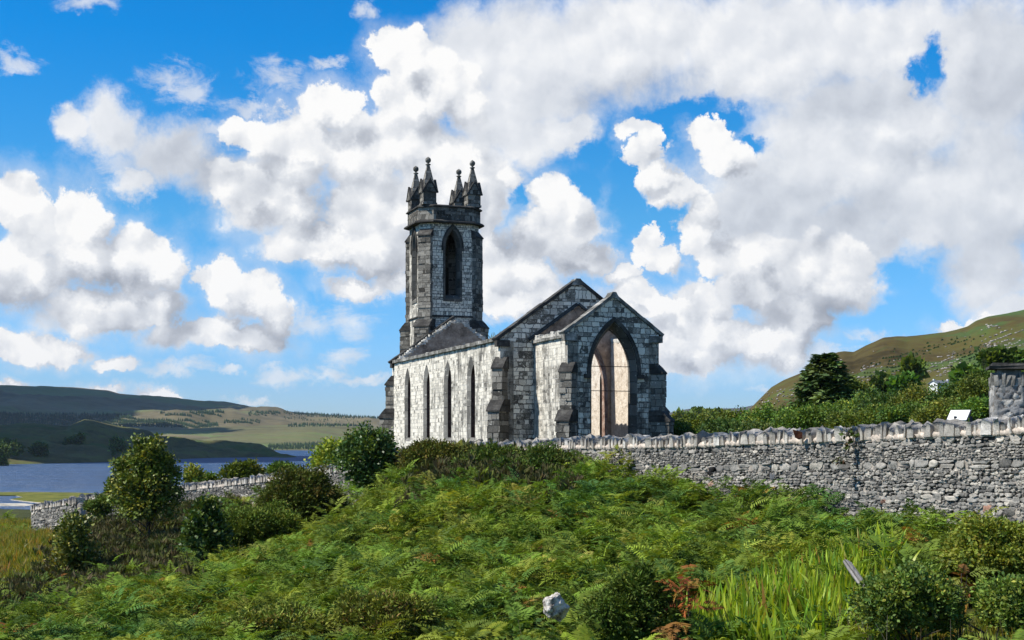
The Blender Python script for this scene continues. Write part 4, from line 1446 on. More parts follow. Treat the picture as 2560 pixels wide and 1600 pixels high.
    for dd, zz in ((0.015, -0.06), (0.045, -0.03), (0.050, 0.05), (0.0, 0.10), (-0.2, 0.10)):
        j = r.normal(size=ns2) * 0.016
        rows_.append(np.stack([x + nx_ * (dd + j) - ox, y + ny_ * (dd + j) - oy, z + zz + r.normal(size=ns2) * 0.015], -1))
    V = np.concatenate(rows_)
    idx = np.arange(len(V)).reshape(5, ns2)
    q = np.stack([idx[:-1, :-1], idx[:-1, 1:], idx[1:, 1:], idx[1:, :-1]], -1).reshape(-1, 4)
    mk('mortar_bed', V, q, M['rubble'], root, col=np.array([(0.47, 0.40, 0.33)]) * np.clip(1 + r.normal(size=(len(V), 1)) * 0.18, 0.5, 1.5))
    return root


rubble_wall('churchyard_wall', WALL, 'long grey rubble churchyard wall topped by jagged upright cope stones', H=2.75, cope_h=0.33, seed=3,
            specials=[(1783, 1178, (0.014, 0.013, 0.013), 2), (1560, 1155, (0.02, 0.018, 0.018), 1), (1852, 1168, (0.014, 0.013, 0.013), 1), (1785, 1208, (0.42, 0.27, 0.20), 2),
                      (2212, 1258, (0.20, 0.11, 0.08), 1), (1950, 1248, (0.38, 0.26, 0.18), 1), (2475, 1268, (0.30, 0.17, 0.12), 1), (1930, 1190, (0.10, 0.105, 0.115), 1)])
rubble_wall('roadside_wall', WALL2, 'short low pale rubble wall by the lake meadow', H=1.7, cope_h=0.30, seed=8, res=0.06, thick=0.5)


# ------------------------------------------------------------------ the air
hz = bpy.data.materials.new('haze_air')
hz.use_nodes = True
T = NT(hz.node_tree)
pvn = T.n('ShaderNodeVolumePrincipled', {'Color': (0.62, 0.78, 1.0), 'Density': 0.00003, 'Anisotropy': 0.2})
T.n('ShaderNodeOutputMaterial', {'Volume': pvn.outputs[0]})
bx0, bx1, by0, by1, bz0, bz1 = -6000.0, 6000.0, -300.0, 7500.0, -60.0, 260.0
hv = [(x, y, z) for z in (bz0, bz1) for y in (by0, by1) for x in (bx0, bx1)]
haze = mk('haze', hv, np.array([[0, 2, 3, 1], [4, 5, 7, 6], [0, 1, 5, 4], [2, 6, 7, 3], [0, 4, 6, 2], [1, 3, 7, 5]]), hz)
tag(haze, kind='stuff')


# ------------------------------------------------------------------ foliage materials
def leaf_mat(name, rough=0.5, spec=0.3, trans=0.28):
    m, T = material(name)
    at = T.n('ShaderNodeVertexColor', layer_name='tint').outputs[0]
    geo = T.n('ShaderNodeObjectInfo').outputs['Random']
    hs = T.n('ShaderNodeHueSaturation', {'Hue': T.math('ADD', 0.485, T.math('MULTIPLY', geo, 0.03)), 'Saturation': 1.0, 'Value': T.math('ADD', 0.88, T.math('MULTIPLY', geo, 0.24)), 'Color': at}).outputs[0]
    warm = T.mix(1.0, hs, (1.25, 1.15, 0.5), 'MULTIPLY')
    finish(T, hs, rough, spec, trans=warm, trans_fac=trans)
    return m


M['frond'] = leaf_mat('bracken_frond', 0.75, 0.10, 0.26)
M['leaf'] = leaf_mat('broad_leaf', 0.6, 0.18, 0.26)
M['gloss_leaf'] = leaf_mat('glossy_holly_leaf', 0.45, 0.22, 0.18)
M['needle'] = leaf_mat('needle_spray', 0.75, 0.08, 0.14)
M['blade'] = leaf_mat('iris_blade', 0.4, 0.35, 0.40)
m, T = material('bark')
co = T.n('ShaderNodeTexCoord').outputs['Object']
f = T.noise(co, 6.0, 5.0, 0.6)
finish(T, T.ramp(f, [(0.35, (0.03, 0.024, 0.018)), (0.6, (0.09, 0.075, 0.06))]), 0.95, 0.1, bump=f, bump_dist=0.03)
M['bark'] = m


def rot_from(dirv, roll):
    """(n,3,3) frames whose first axis is dirv"""
    a = dirv / np.linalg.norm(dirv, axis=1, keepdims=True)
    up = np.tile([0.0, 0.0, 1.0], (len(a), 1))
    up[np.abs(a[:, 2]) > 0.95] = (1, 0, 0)
    b = np.cross(up, a)
    b /= np.linalg.norm(b, axis=1, keepdims=True)
    c = np.cross(a, b)
    cr, sr = np.cos(roll)[:, None], np.sin(roll)[:, None]
    b2, c2 = b * cr + c * sr, c * cr - b * sr
    return np.stack([a, b2, c2], -1)


def stamp(proto_v, proto_f, pos, R, scale, cols, vshade=None):
    """copies of a small shape merged into arrays"""
    n, m_ = len(pos), len(proto_v)
    V = np.einsum('nij,mj->nmi', R, proto_v) * np.asarray(scale).reshape(n, 1, -1) + pos[:, None]
    Fq = (proto_f[None] + (np.arange(n) * m_)[:, None, None]).reshape(-1, proto_f.shape[1])
    C_ = np.repeat(cols[:, None], m_, 1)
    if vshade is not None:
        C_ = C_ * vshade[None, :, None]
    return V.reshape(-1, 3), Fq, C_.reshape(-1, 3)


def join(parts):
    V, Q, C_ = [], [], []
    o = 0
    for v, q, c in parts:
        V.append(v)
        Q.append(q + o)
        C_.append(c)
        o += len(v)
    return np.concatenate(V), Q, np.concatenate(C_)


def frond_proto(npin=11, wide=0.36, arch_=0.5, seed=0, droop=0.12):
    r = np.random.default_rng(seed)
    V, Q = [], []

    def spine(t):
        return np.array([t * (1 - 0.12 * t), 0, 0.30 * t - arch_ * t * t])
    for i in range(npin):
        t = 0.10 + 0.86 * (i / (npin - 1)) ** 0.95
        l = wide * (1.02 - t) ** 0.75 * min(1.0, 0.55 + 2.2 * t) * r.uniform(0.85, 1.12)
        w = 0.034 * (1.15 - 0.55 * t)
        b = spine(t)
        for sgn in (-1, 1):
            dx_ = 0.34 * l
            d = np.array([dx_, sgn * l, -droop * l])
            k = len(V)
            tw = r.normal() * 0.35
            side = np.array([w * math.cos(tw), 0, w * math.sin(tw)])
            d = d * np.array([r.uniform(0.8, 1.2), r.uniform(0.9, 1.1), r.uniform(0.3, 1.7)])
            lift = r.uniform(-0.02, 0.02)
            V += [b - side * 0.5, b + d * 0.5 + side * 1.0 + [0, 0, lift], b + d, b + d * 0.45 - side * 0.95 + [0, 0, lift]]
            Q.append([k, k + 1, k + 2, k + 3] if sgn > 0 else [k, k + 3, k + 2, k + 1])
    k = len(V)
    e = spine(0.9)
    V += [e + [0, -0.03, 0], spine(1.06), e + [0, 0.03, 0], spine(0.7)]
    Q.append([k, k + 1, k + 2, k + 3])
    return np.array(V), np.array(Q)


def pick(r, n, table):
    """random colours from (weight, rgb) pairs with jitter"""
    wt = np.array([t[0] for t in table], float)
    i = r.choice(len(table), n, p=wt / wt.sum())
    c = np.array([t[1] for t in table])[i]
    return c * r.uniform(0.78, 1.25, (n, 1)) * (1 + r.normal(size=(n, 3)) * 0.06)


# ------------------------------------------------------------------ where what grows on the bank
def project(x, y, z):
    return 1280 + F * x / y, HZ - F * z / y


def sample_bank(r, n, d_lo, d_hi, px_lo=-160, px_hi=2720):
    d = np.sqrt(r.uniform(d_lo ** 2, d_hi ** 2, n))
    px = r.uniform(px_lo, px_hi, n)
    x = (px - 1280) / F * d
    lim = np.where(px < 195, 118.0, wall_depth(px)) - 0.35
    ok = d < lim
    ok &= ~((px > 60) & (px < 200) & (np.abs(d - 77.9) < 0.9))
    x, d, px = x[ok], d[ok], px[ok]
    z = G(x, d)
    py = HZ - F * (z + 0.5) / d      # where the plants there show
    return x, d, z, px, py


def in_ell(px, py, ells):
    best = np.full(len(px), -9.0)
    for (cx, cy_, rx, ry, a) in ells:
        ca, sa = math.cos(math.radians(a)), math.sin(math.radians(a))
        u, v = (px - cx), (py - cy_)
        q = 1 - np.sqrt(((u * ca + v * sa) / rx) ** 2 + ((-u * sa + v * ca) / ry) ** 2)
        best = np.maximum(best, q)
    return best


HEATHER = [(345, 1340, 230, 62, -20), (300, 1410, 90, 34, -10), (80, 1500, 170, 50, -8), (420, 1440, 90, 32, 0), (1130, 1172, 200, 42, 0), (1330, 1180, 120, 45, 8), (1270, 1150, 120, 24, 0), (1050, 1180, 60, 40, 0), (250, 1465, 90, 30, 0), (1020, 1260, 40, 20, 0)]
MEADOW = [(70, 1345, 170, 66, 0), (60, 1430, 150, 46, 0), (-60, 1380, 150, 120, 0), (220, 1380, 60, 28, 0)]
LOWGRASS = [(2430, 1590, 330, 60, 0), (1240, 1615, 180, 45, 0), (1950, 1605, 260, 36, 0), (1700, 1560, 60, 60, 0)]
IRIS = [(2040, 1520, 175, 85, -12), (2160, 1440, 90, 50, -14), (1880, 1560, 100, 60, 0), (1760, 1590, 60, 40, 0), (2150, 1560, 70, 60, 0)]
RUST = [(1722, 1470, 32, 46, 0), (2430, 1440, 80, 40, 0), (2520, 1470, 60, 40, 0), (1470, 1375, 16, 14, 0), (1870, 1300, 18, 26, 0), (2310, 1350, 22, 18, 0), (1345, 1360, 14, 18, 0), (1090, 1390, 20, 14, 0), (1700, 1590, 40, 26, 0),
        (970, 1480, 18, 12, 0), (30, 1585, 20, 12, 0), (2340, 1560, 50, 30, 0), (880, 1550, 16, 12, 0), (1000, 1545, 18, 12, 0), (2450, 1560, 40, 24, 0)]
BARE = [(1385, 1565, 60, 60, 0), (1560, 1540, 105, 60, 0), (2290, 1520, 120, 60, 0)]

r = np.random.default_rng(11)
GREEN_F = [(5, (0.104, 0.170, 0.022)), (4, (0.140, 0.202, 0.026)), (3, (0.074, 0.140, 0.028)), (2, (0.178, 0.228, 0.032)), (0.5, (0.22, 0.22, 0.04)), (0.10, (0.26, 0.14, 0.03))]
RUST_F = [(2, (0.26, 0.115, 0.03)), (2, (0.18, 0.08, 0.025)), (2, (0.34, 0.21, 0.05)), (1.5, (0.13, 0.17, 0.03))]
protos = [frond_proto(11, 0.34, 0.42, 1), frond_proto(10, 0.40, 0.62, 2), frond_proto(12, 0.30, 0.30, 3), frond_proto(11, 0.37, 0.52, 4, 0.25)]
near_protos = [frond_proto(15, 0.34, 0.45, 5), frond_proto(16, 0.38, 0.6, 6)]

# lumps in the fern canopy: dips and humps a metre or two across


def canopy(x, y):
    return fbm2(x, y, 21, 3, 1.9)


# shrubs the ferns keep clear of: (px, distance, width px)
KEEP = [(368, 60, 190), (930, 57, 185), (512, 44, 130), (195, 50, 110), (740, 52, 330), (660, 47, 240), (1340, 44.5, 230), (1580, 21.5, 290), (700, 25.5, 270), (940, 24.5, 280), (2270, 20, 320), (2480, 23, 300), (2500, 19.5, 220), (1100, 48, 200), (1230, 47, 160)]
KEEP_W = np.array([((p - 1280) / F * d, d, 0.40 * w / F * d) for p, d, w in KEEP])


def bracken(n, d_lo, d_hi, prs, smin, smax, per):
    """plants with their fronds arching out from a stool, so the canopy is lumpy and has dark gaps"""
    x, y, z, px, py = sample_bank(r, n, d_lo, d_hi)
    jit = r.normal(size=len(px)) * 0.14
    he = in_ell(px, py, HEATHER) + jit
    me_ = in_ell(px, py, MEADOW) + jit
    lo = np.maximum(in_ell(px, py, LOWGRASS), np.maximum(in_ell(px, py, IRIS), in_ell(px, py - 60, IRIS))) + jit
    drop = (he > 0.05) & (r.random(len(px)) < 0.9)
    drop |= (me_ > 0.0) & (r.random(len(px)) < 0.9)
    drop |= (lo > -0.05) & (r.random(len(px)) < 0.88)
    drop |= in_ell(px, py, BARE) > 0
    for kx, ky, kr in KEEP_W:
        drop |= ((x - kx) ** 2 + ((y - ky + 0.3 * kr) * 0.8) ** 2) < kr ** 2
    cn = canopy(x, y)
    drop |= (cn < -0.45) & (r.random(len(px)) < 0.75)
    k = ~drop
    x, y, z, cn = x[k], y[k], z[k], cn[k]
    m_ = len(x)
    H = np.clip(0.48 + 0.42 * cn + r.normal(size=m_) * 0.12, 0.08, 1.15)
    pcol = pick(r, m_, GREEN_F)
    drift = fbm2(x, y, 31, 3, 0.55)[:, None]
    pcol = pcol * np.where(drift > 0, 1 + drift * np.array([[0.35, 0.16, 0.0]]), 1 + drift * np.array([[0.30, 0.10, -0.25]]))
    cnt = r.integers(max(2, per - 3), per + 4, m_)
    ii = np.repeat(np.arange(m_), cnt)
    n = len(ii)
    a = r.uniform(0, 2 * math.pi, n)
    tier = r.uniform(0, 1, n) ** 0.7                       # 1 = crown, 0 = skirt
    off = (0.06 + 0.30 * (1 - tier)) * H[ii]
    X = x[ii] + np.cos(a) * off
    Y = y[ii] + np.sin(a) * off
    Z = z[ii] + H[ii] * (0.35 + 0.62 * tier)
    dirs_ = np.stack([np.cos(a) - 0.12, np.sin(a) - 0.12, -0.15 + 0.85 * tier + r.normal(size=n) * 0.18], -1)
    R = rot_from(dirs_, r.normal(size=n) * 0.4)
    sc = r.uniform(smin, smax, n) * (0.75 + 0.45 * H[ii])
    cols = 1.12 * pcol[ii] * r.uniform(0.78, 1.25, (n, 1))
    pxx, pyy = project(X, Y, Z + 0.1)
    rs = (in_ell(pxx, pyy, RUST) > 0) & (r.random(n) < 0.42)
    cols[rs] = pick(r, int(rs.sum()), RUST_F)
    pos = np.stack([X, Y, Z], -1)
    out = []
    which = r.integers(0, len(prs), n)
    for i, (pv, pf) in enumerate(prs):
        s_ = which == i
        vs_ = 1 + np.random.default_rng(i).normal(size=len(pv)) * 0.05
        out.append(stamp(pv, pf, pos[s_], R[s_], sc[s_], cols[s_], vs_))
    return out


parts = bracken(2100, 15.0, 26.0, near_protos, 0.42, 0.70, 10) + bracken(6800, 26.0, 48.0, protos, 0.44, 0.76, 9) + bracken(4600, 48.0, 118.0, protos, 0.55, 0.9, 8)
V, Q, C_ = join(parts)
o = mk('bracken', V, Q, M['frond'], None, col=C_)
tag(o, kind='stuff')


# ------------------------------------------------------------------ heather and meadow grass
def sprig_proto(k=7, seed=0, spread=0.55, w=0.09):
    rr = np.random.default_rng(seed)
    V, Q = [], []
    for i in range(k):
        a = rr.uniform(0, 6.283)
        t = rr.uniform(0.1, spread)
        d = np.array([math.cos(a) * t, math.sin(a) * t, 1.0])
        d /= np.linalg.norm(d)
        l = rr.uniform(0.6, 1.0)
        sd_ = np.cross(d, [math.cos(a + 1.0), math.sin(a + 1.0), 0.2])
        sd_ = sd_ / np.linalg.norm(sd_) * w * rr.uniform(0.6, 1.2)
        b = np.array([rr.normal() * 0.06, rr.normal() * 0.06, 0])
        n0 = len(V)
        V += [b - sd_ * 0.4, b + d * l * 0.55 - sd_, b + d * l, b + d * l * 0.55 + sd_]
        Q.append([n0, n0 + 1, n0 + 2, n0 + 3])
    return np.array(V), np.array(Q)


def upright(n, lean=0.15):
    a = r.uniform(0, 6.283, n)
    z3 = np.stack([r.normal(size=n) * lean, r.normal(size=n) * lean, np.ones(n)], -1)
    z3 /= np.linalg.norm(z3, axis=1, keepdims=True)
    x3 = np.stack([np.cos(a), np.sin(a), np.zeros(n)], -1)
    x3 -= z3 * (x3 * z3).sum(1, keepdims=True)
    x3 /= np.linalg.norm(x3, axis=1, keepdims=True)
    return np.stack([x3, np.cross(z3, x3), z3], -1)


HEATH_C = [(4, (0.100, 0.100, 0.040)), (3, (0.120, 0.112, 0.048)), (2, (0.085, 0.108, 0.030)), (0.6, (0.15, 0.12, 0.06)), (1.5, (0.115, 0.145, 0.035))]
x, y, z, px, py = sample_bank(r, 150000, 24, 72)
k = in_ell(px, py, HEATHER) + r.normal(size=len(px)) * 0.12 > 0.0
x, y, z, px, py = x[k], y[k], z[k], px[k], py[k]
n = len(x)
hh = np.clip(0.58 + 0.22 * fbm2(x, y, 44, 3, 2.4) + r.normal(size=n) * 0.10, 0.1, 1.2)
out = []
which = r.integers(0, 3, n)
for i in range(3):
    pv, pf = sprig_proto(9, 50 + i, 1.3, 0.11)
    s_ = which == i
    out.append(stamp(pv, pf, np.stack([x, y, z + hh - 0.22], -1)[s_], upright(int(s_.sum()), 0.35), r.uniform(0.28, 0.5, int(s_.sum())), pick(r, int(s_.sum()), HEATH_C)))
V, Q, C_ = join(out)
tag(mk('heather', V, Q, M['needle'], None, col=C_), kind='stuff')

GRASS_C = [(3, (0.17, 0.20, 0.025)), (3, (0.25, 0.235, 0.035)), (2, (0.32, 0.25, 0.05)), (1, (0.11, 0.17, 0.025)), (0.7, (0.36, 0.20, 0.04))]
x, y, z, px, py = (np.concatenate(q) for q in zip(sample_bank(r, 120000, 15, 118), sample_bank(r, 14000, 15, 24)))
k = (np.maximum(in_ell(px, py, MEADOW), in_ell(px, py, LOWGRASS)) + r.normal(size=len(px)) * 0.12 > 0.0) | (r.random(len(px)) < 0.06)
x, y, z, px, py = x[k], y[k], z[k], px[k], py[k]
n = len(x)
out = []
which = r.integers(0, 3, n)
for i in range(3):
    pv, pf = sprig_proto(7, 60 + i, 0.6, 0.035)
    s_ = which == i
    sc = r.uniform(0.25, 0.55, int(s_.sum())) * np.where(y[s_] > 40, 1.3, 1.0)
    out.append(stamp(pv, pf, np.stack([x, y, z], -1)[s_], upright(int(s_.sum()), 0.25), sc, pick(r, int(s_.sum()), GRASS_C)))
V, Q, C_ = join(out)
tag(mk('meadow_grass', V, Q, M['blade'], None, col=C_), kind='stuff')


# ------------------------------------------------------------------ yellow flag leaves
def blade_proto(seed, bend):
    V, Q = [], []
    k = 6
    for i in range(k + 1):
        t = i / k
        w = 0.034 * (1 - t ** 3) + 0.001
        zz = t * (1 - 0.35 * bend * t * t)
        xx = bend * t ** 2.6 * 0.55
        V += [[xx, -w, zz], [xx + 0.004, w, zz]]
    for i in range(k):
        a = 2 * i
        Q.append([a, a + 1, a + 3, a + 2])
    return np.array(V), np.array(Q)


IRIS_C = [(4, (0.26, 0.40, 0.03)), (3, (0.34, 0.46, 0.035)), (2, (0.16, 0.31, 0.03)), (1, (0.28, 0.32, 0.05)), (0.3, (0.36, 0.22, 0.05))]
x, y, z, px, py = sample_bank(r, 27000, 16, 27, 1600, 2300)
k = in_ell(px, py, IRIS) + r.normal(size=len(px)) * 0.15 > 0.02
# grow in tufts
k &= (fbm2(x, y, 71, 3, 4.0) + r.normal(size=len(px)) * 0.3) > 0.05
x, y, z = x[k], y[k], z[k]
n = len(x)
out = []
which = r.integers(0, 6, n)
for i in range(6):
    pv, pf = blade_proto(i, (0.05, 0.15, 0.3, 0.12, 0.6, 1.1)[i])
    s_ = which == i
    m_ = int(s_.sum())
    out.append(stamp(pv, pf, np.stack([x, y, z], -1)[s_], upright(m_, 0.22), r.uniform(0.6, 1.3, m_), pick(r, m_, IRIS_C)))
V, Q, C_ = join(out)
tag(mk('iris_leaves', V, Q, M['blade'], None, col=C_), kind='stuff')


# ------------------------------------------------------------------ shrubs and trees
KITE = (np.array([[0, 0, 0], [0.5, 0.34, 0.06], [1, 0, 0], [0.5, -0.34, 0.06]], float), np.array([[0, 1, 2, 3]]))
NARROW = (np.array([[0, 0, 0], [0.45, 0.18, 0.03], [1, 0, -0.06], [0.45, -0.18, 0.03]], float), np.array([[0, 1, 2, 3]]))


def crown_arrays(r, blobs, n_clump, per, leaf, table, proto=KITE, clump_r=0.22, up=0.35, shell=(0.72, 1.02), dirbias=1.0):
    """leaves in small clumps spread over and through a set of lobes (cx,cy,cz,rx,ry,rz)"""
    B = np.array(blobs, float)
    area = (B[:, 3] * B[:, 4] * B[:, 5]) ** (2 / 3)
    bi = r.choice(len(B), n_clump, p=area / area.sum())
    d = r.normal(size=(n_clump, 3))
    d[:, 2] = np.where(d[:, 2] < -0.5, -d[:, 2], d[:, 2])
    d /= np.linalg.norm(d, axis=1, keepdims=True)
    rad = r.uniform(shell[0], shell[1], n_clump) ** 1.0
    rad = np.where(r.random(n_clump) < 0.22, rad * r.uniform(1.0, 1.38, n_clump), rad)
    c = B[bi, :3] + d * B[bi, 3:] * rad[:, None]
    # leave out clumps buried inside another lobe
    keep = np.ones(n_clump, bool)
    for b in B:
        q = (((c - b[:3]) / b[3:]) ** 2).sum(1)
        keep &= q > 0.42
    c, d = c[keep], d[keep]
    nc = len(c)
    ct = pick(r, nc, table)
    cnt = r.integers(max(2, per - per // 2), per + per // 2 + 1, nc)
    ii = np.repeat(np.arange(nc), cnt)
    n = len(ii)
    off = r.normal(size=(n, 3)) * clump_r * np.array([1, 1, 0.75])
    pos = c[ii] + off
    dv = d[ii] * dirbias + r.normal(size=(n, 3)) * 0.75 + np.array([0, 0, up * 0.3])
    R = rot_from(dv, r.uniform(-1.2, 1.2, n))
    cols = ct[ii] * r.uniform(0.82, 1.2, (n, 1))
    v, q, c_ = stamp(proto[0], proto[1], pos, R, leaf * r.uniform(0.7, 1.3, n), cols)
    # larger leaves deep inside fill the crown
    m_ = max(40, nc // 2)
    bi = r.choice(len(B), m_, p=area / area.sum())
    d2 = r.normal(size=(m_, 3))
    d2 /= np.linalg.norm(d2, axis=1, keepdims=True)
    p2 = B[bi, :3] + d2 * B[bi, 3:] * r.uniform(0.15, 0.72, m_)[:, None]
    v2, q2, c2 = stamp(KITE[0], KITE[1], p2, rot_from(r.normal(size=(m_, 3)), r.uniform(-3, 3, m_)), np.minimum(np.maximum(leaf * 2.4, 0.22 * B[bi, 3:].min(1)), leaf * 4) * r.uniform(0.8, 1.3, m_), pick(r, m_, table))
    return np.concatenate([v, v2]), np.concatenate([q, q2 + len(v)]), np.concatenate([c_, c2])


def limb_arrays(r, paths):
    """tapered limbs: list of (points, radius start, radius end)"""
    V, Q = [], []
    o = 0
    k = 7
    for pts, r0, r1 in paths:
        pts = np.array(pts, float)
        m_ = len(pts)
        for i, p in enumerate(pts):
            t = pts[min(i + 1, m_ - 1)] - pts[max(i - 1, 0)]
            t = t / (np.linalg.norm(t) + 1e-9)
            u = np.cross(t, [0.3, 0.9, 0.1])
            u /= np.linalg.norm(u)
            w = np.cross(t, u)
            rr = r0 + (r1 - r0) * i / (m_ - 1)
            for j in range(k):
                a = 2 * math.pi * j / k
                V.append(p + (u * math.cos(a) + w * math.sin(a)) * rr)
        for i in range(m_ - 1):
            for j in range(k):
                a, b = o + i * k + j, o + i * k + (j + 1) % k
                Q.append([a, b, b + k, a + k])
        o += m_ * k
    return np.array(V), np.array(Q)


def woody(r, h, w, n=7, trunk=0.09, base_z=-0.3):
    paths = [([(0, 0, base_z), (r.normal() * 0.03 * h, r.normal() * 0.03 * h, h * 0.35), (r.normal() * 0.06 * h, r.normal() * 0.06 * h, h * 0.8)], trunk, trunk * 0.3)]
    for i in range(n):
        a = i / n * 6.283 + r.uniform(-0.4, 0.4)
        z0 = h * r.uniform(0.1, 0.5)
        e = w * r.uniform(0.35, 0.75)
        paths.append(([(0, 0, z0), (math.cos(a) * e * 0.5, math.sin(a) * e * 0.5, z0 + h * 0.16), (math.cos(a) * e, math.sin(a) * e, z0 + h * r.uniform(0.25, 0.42))], trunk * 0.55, trunk * 0.15))
    return limb_arrays(r, paths)


def lobes(r, w, h, n, z0=0.25, dome=True, dep=None):
    """a lumpy crown of lobes filling width w, height h"""
    out = []
    dep = dep or w
    for i in range(n):
        a = r.uniform(0, 6.283)
        q = math.sqrt(r.uniform(0, 1)) * 0.62
        zz = z0 + (h - z0) * r.uniform(0.18, 0.82 - 0.55 * q if dome else 0.85)
        s = r.uniform(0.26, 0.42)
        out.append((w / 2 * q * math.cos(a), dep / 2 * q * math.sin(a), zz, w / 2 * s * 1.15, dep / 2 * s * 1.15, (h - z0) * s * 0.85))
    return out


def plant(name, label, cat, x, y, crown, wood, crown_mat, z=None, group=None, sink=0.0):
    zz = float(G(x, y)) if z is None else z
    o = empty(name, (x, y, zz - sink))
    tag(o, label, cat, group)
    v, q, c = crown
    mk('crown', v, q, crown_mat, o, col=c)
    if wood is not None:
        mk('stem' if cat in ('bush', 'shrub', 'plant') else 'trunk', wood[0], wood[1], M['bark'], o, smooth=True)
    return o


def at_px(px, d):
    return (px - 1280) / F * d, d


HOLLY = [(4, (0.035, 0.075, 0.018)), (3, (0.055, 0.095, 0.018)), (2, (0.025, 0.055, 0.016)), (1, (0.085, 0.12, 0.025))]
HOLLY_Y = [(4, (0.062, 0.100, 0.018)), (3, (0.098, 0.136, 0.022)), (2, (0.040, 0.070, 0.016)), (1.5, (0.15, 0.175, 0.03))]
GORSE = [(4, (0.048, 0.072, 0.014)), (3, (0.070, 0.090, 0.016)), (2, (0.035, 0.050, 0.012)), (1, (0.095, 0.085, 0.025))]
BROAD = [(4, (0.050, 0.095, 0.015)), (3, (0.075, 0.125, 0.018)), (2, (0.035, 0.070, 0.014)), (1, (0.11, 0.15, 0.022))]
LIME = [(4, (0.115, 0.185, 0.022)), (3, (0.145, 0.21, 0.025)), (2, (0.085, 0.15, 0.02))]

GORSE_P = [(4, (0.075, 0.110, 0.020)), (3, (0.100, 0.135, 0.024)), (2, (0.055, 0.080, 0.018)), (1, (0.12, 0.11, 0.03))]
YELLOWG = [(4, (0.12, 0.15, 0.022)), (3, (0.16, 0.185, 0.026)), (2, (0.075, 0.11, 0.018)), (1, (0.20, 0.19, 0.03))]
DARKH = [(4, (0.056, 0.095, 0.018)), (3, (0.075, 0.118, 0.022)), (2, (0.038, 0.066, 0.016)), (1, (0.10, 0.14, 0.025))]


def shrub(name, label, cat, px, py_top, d, wpx, hpx, table, mat, seed, n_lobe=9, n_clump=420, per=9, leaf=0.09, proto=KITE, clump_r=0.13, dome=True, group=None, z0=0.0, trunk=0.06, blobs=None, dep=None, z=None):
    """a bush whose crown spans wpx by hpx in the photograph, standing at distance d"""
    rr = np.random.default_rng(seed)
    leaf = leaf * (1.45 if proto is KITE else 1.7)
    rr0 = np.random.default_rng(seed + 5000)
    tv, ty_ = rr0.uniform(1.25, 1.75), rr0.uniform(0.92, 1.22)
    table = [(a, (tv * ty_ * c_[0], tv * c_[1], tv * c_[2] * rr0.uniform(0.8, 1.1))) for a, c_ in table]
    x, y = at_px(px, d)
    k = d / F
    w, h = wpx * k, hpx * k
    ztop = (HZ - py_top) * k
    zg = float(G(x, y)) if z is None else z
    base = ztop - h
    bl = blobs(rr, w, h) if blobs else lobes(rr, w, h, n_lobe, z0, dome, dep)
    for _ in range(max(9, int(1.7 * len(bl)))):
        b = bl[rr.integers(0, len(bl))]
        d_ = rr.normal(size=3)
        d_[2] = abs(d_[2]) * 0.9 + 0.15
        d_ /= np.linalg.norm(d_)
        q_ = rr.uniform(0.22, 0.5)
        bl.append((b[0] + d_[0] * b[3] * 0.95, b[1] + d_[1] * b[4] * 0.95, b[2] + d_[2] * b[5] * 0.95, b[3] * q_, b[4] * q_, b[5] * q_ * 1.3))
    mx = max(b[2] + b[5] for b in bl)
    bl = [(b[0], b[1], b[2] * h / mx, b[3], b[4], b[5]) for b in bl]
    off = base - zg
    bl = [(b[0], b[1], b[2] + off, b[3], b[4], b[5]) for b in bl]
    crown = crown_arrays(rr, bl, n_clump, per, leaf, table, proto, clump_r)
    wood = woody(rr, max(h + off, 0.3) * 0.75, w * 0.75, 8, min(trunk, 0.018 * w))
    return plant(name, label, cat, x, y, crown, wood, mat, z=zg, group=group)


# hollies along the bank
shrub('holly_bush', 'tall olive green holly bush with ragged top rising before the lake', 'bush', 366, 1096, 60, 172, 205, HOLLY_Y, M['gloss_leaf'], 101, 16, 1500, 10, 0.105, clump_r=0.14,
      blobs=lambda rr, w, h: [(-.08 * w, 0, .93 * h, .06 * w, .07 * w, .10 * h), (.12 * w, 0, .95 * h, .05 * w, .06 * w, .10 * h), (.24 * w, 0, .72 * h, .09 * w, .1 * w, .12 * h), (-.36 * w, 0, .66 * h, .08 * w, .1 * w, .10 * h), (-.02 * w, 0, .70 * h, .20 * w, .22 * w, .26 * h), (.10 * w, 0, .78 * h, .13 * w, .15 * w, .20 * h), (-.22 * w, 0, .55 * h, .20 * w, .2 * w, .22 * h), (.22 * w, .05 * w, .52 * h, .22 * w, .22 * w, .22 * h), (0, -.1 * w, .38 * h, .36 * w, .3 * w, .26 * h), (.05 * w, -.15 * w, .15 * h, .38 * w, .3 * w, .2 * h), (-.3 * w, 0, .30 * h, .16 * w, .18 * w, .14 * h), (.32 * w, 0, .28 * h, .16 * w, .18 * w, .16 * h)])
shrub('holly_bush', 'dark glossy holly bush against the far left corner of the church', 'bush', 930, 1064, 57, 185, 190, HOLLY, M['gloss_leaf'], 102, 14, 1500, 10, 0.105, clump_r=0.14)
shrub('holly_bush', 'small dark holly standing among the bracken below the gorse', 'bush', 512, 1245, 44, 130, 150, HOLLY, M['gloss_leaf'], 103, 10, 800, 10, 0.095, clump_r=0.11)
shrub('holly_bush', 'small thin green bush below the low pale wall', 'bush', 195, 1280, 50, 120, 170, HOLLY_Y, M['gloss_leaf'], 104, 9, 420, 9, 0.10, clump_r=0.16)
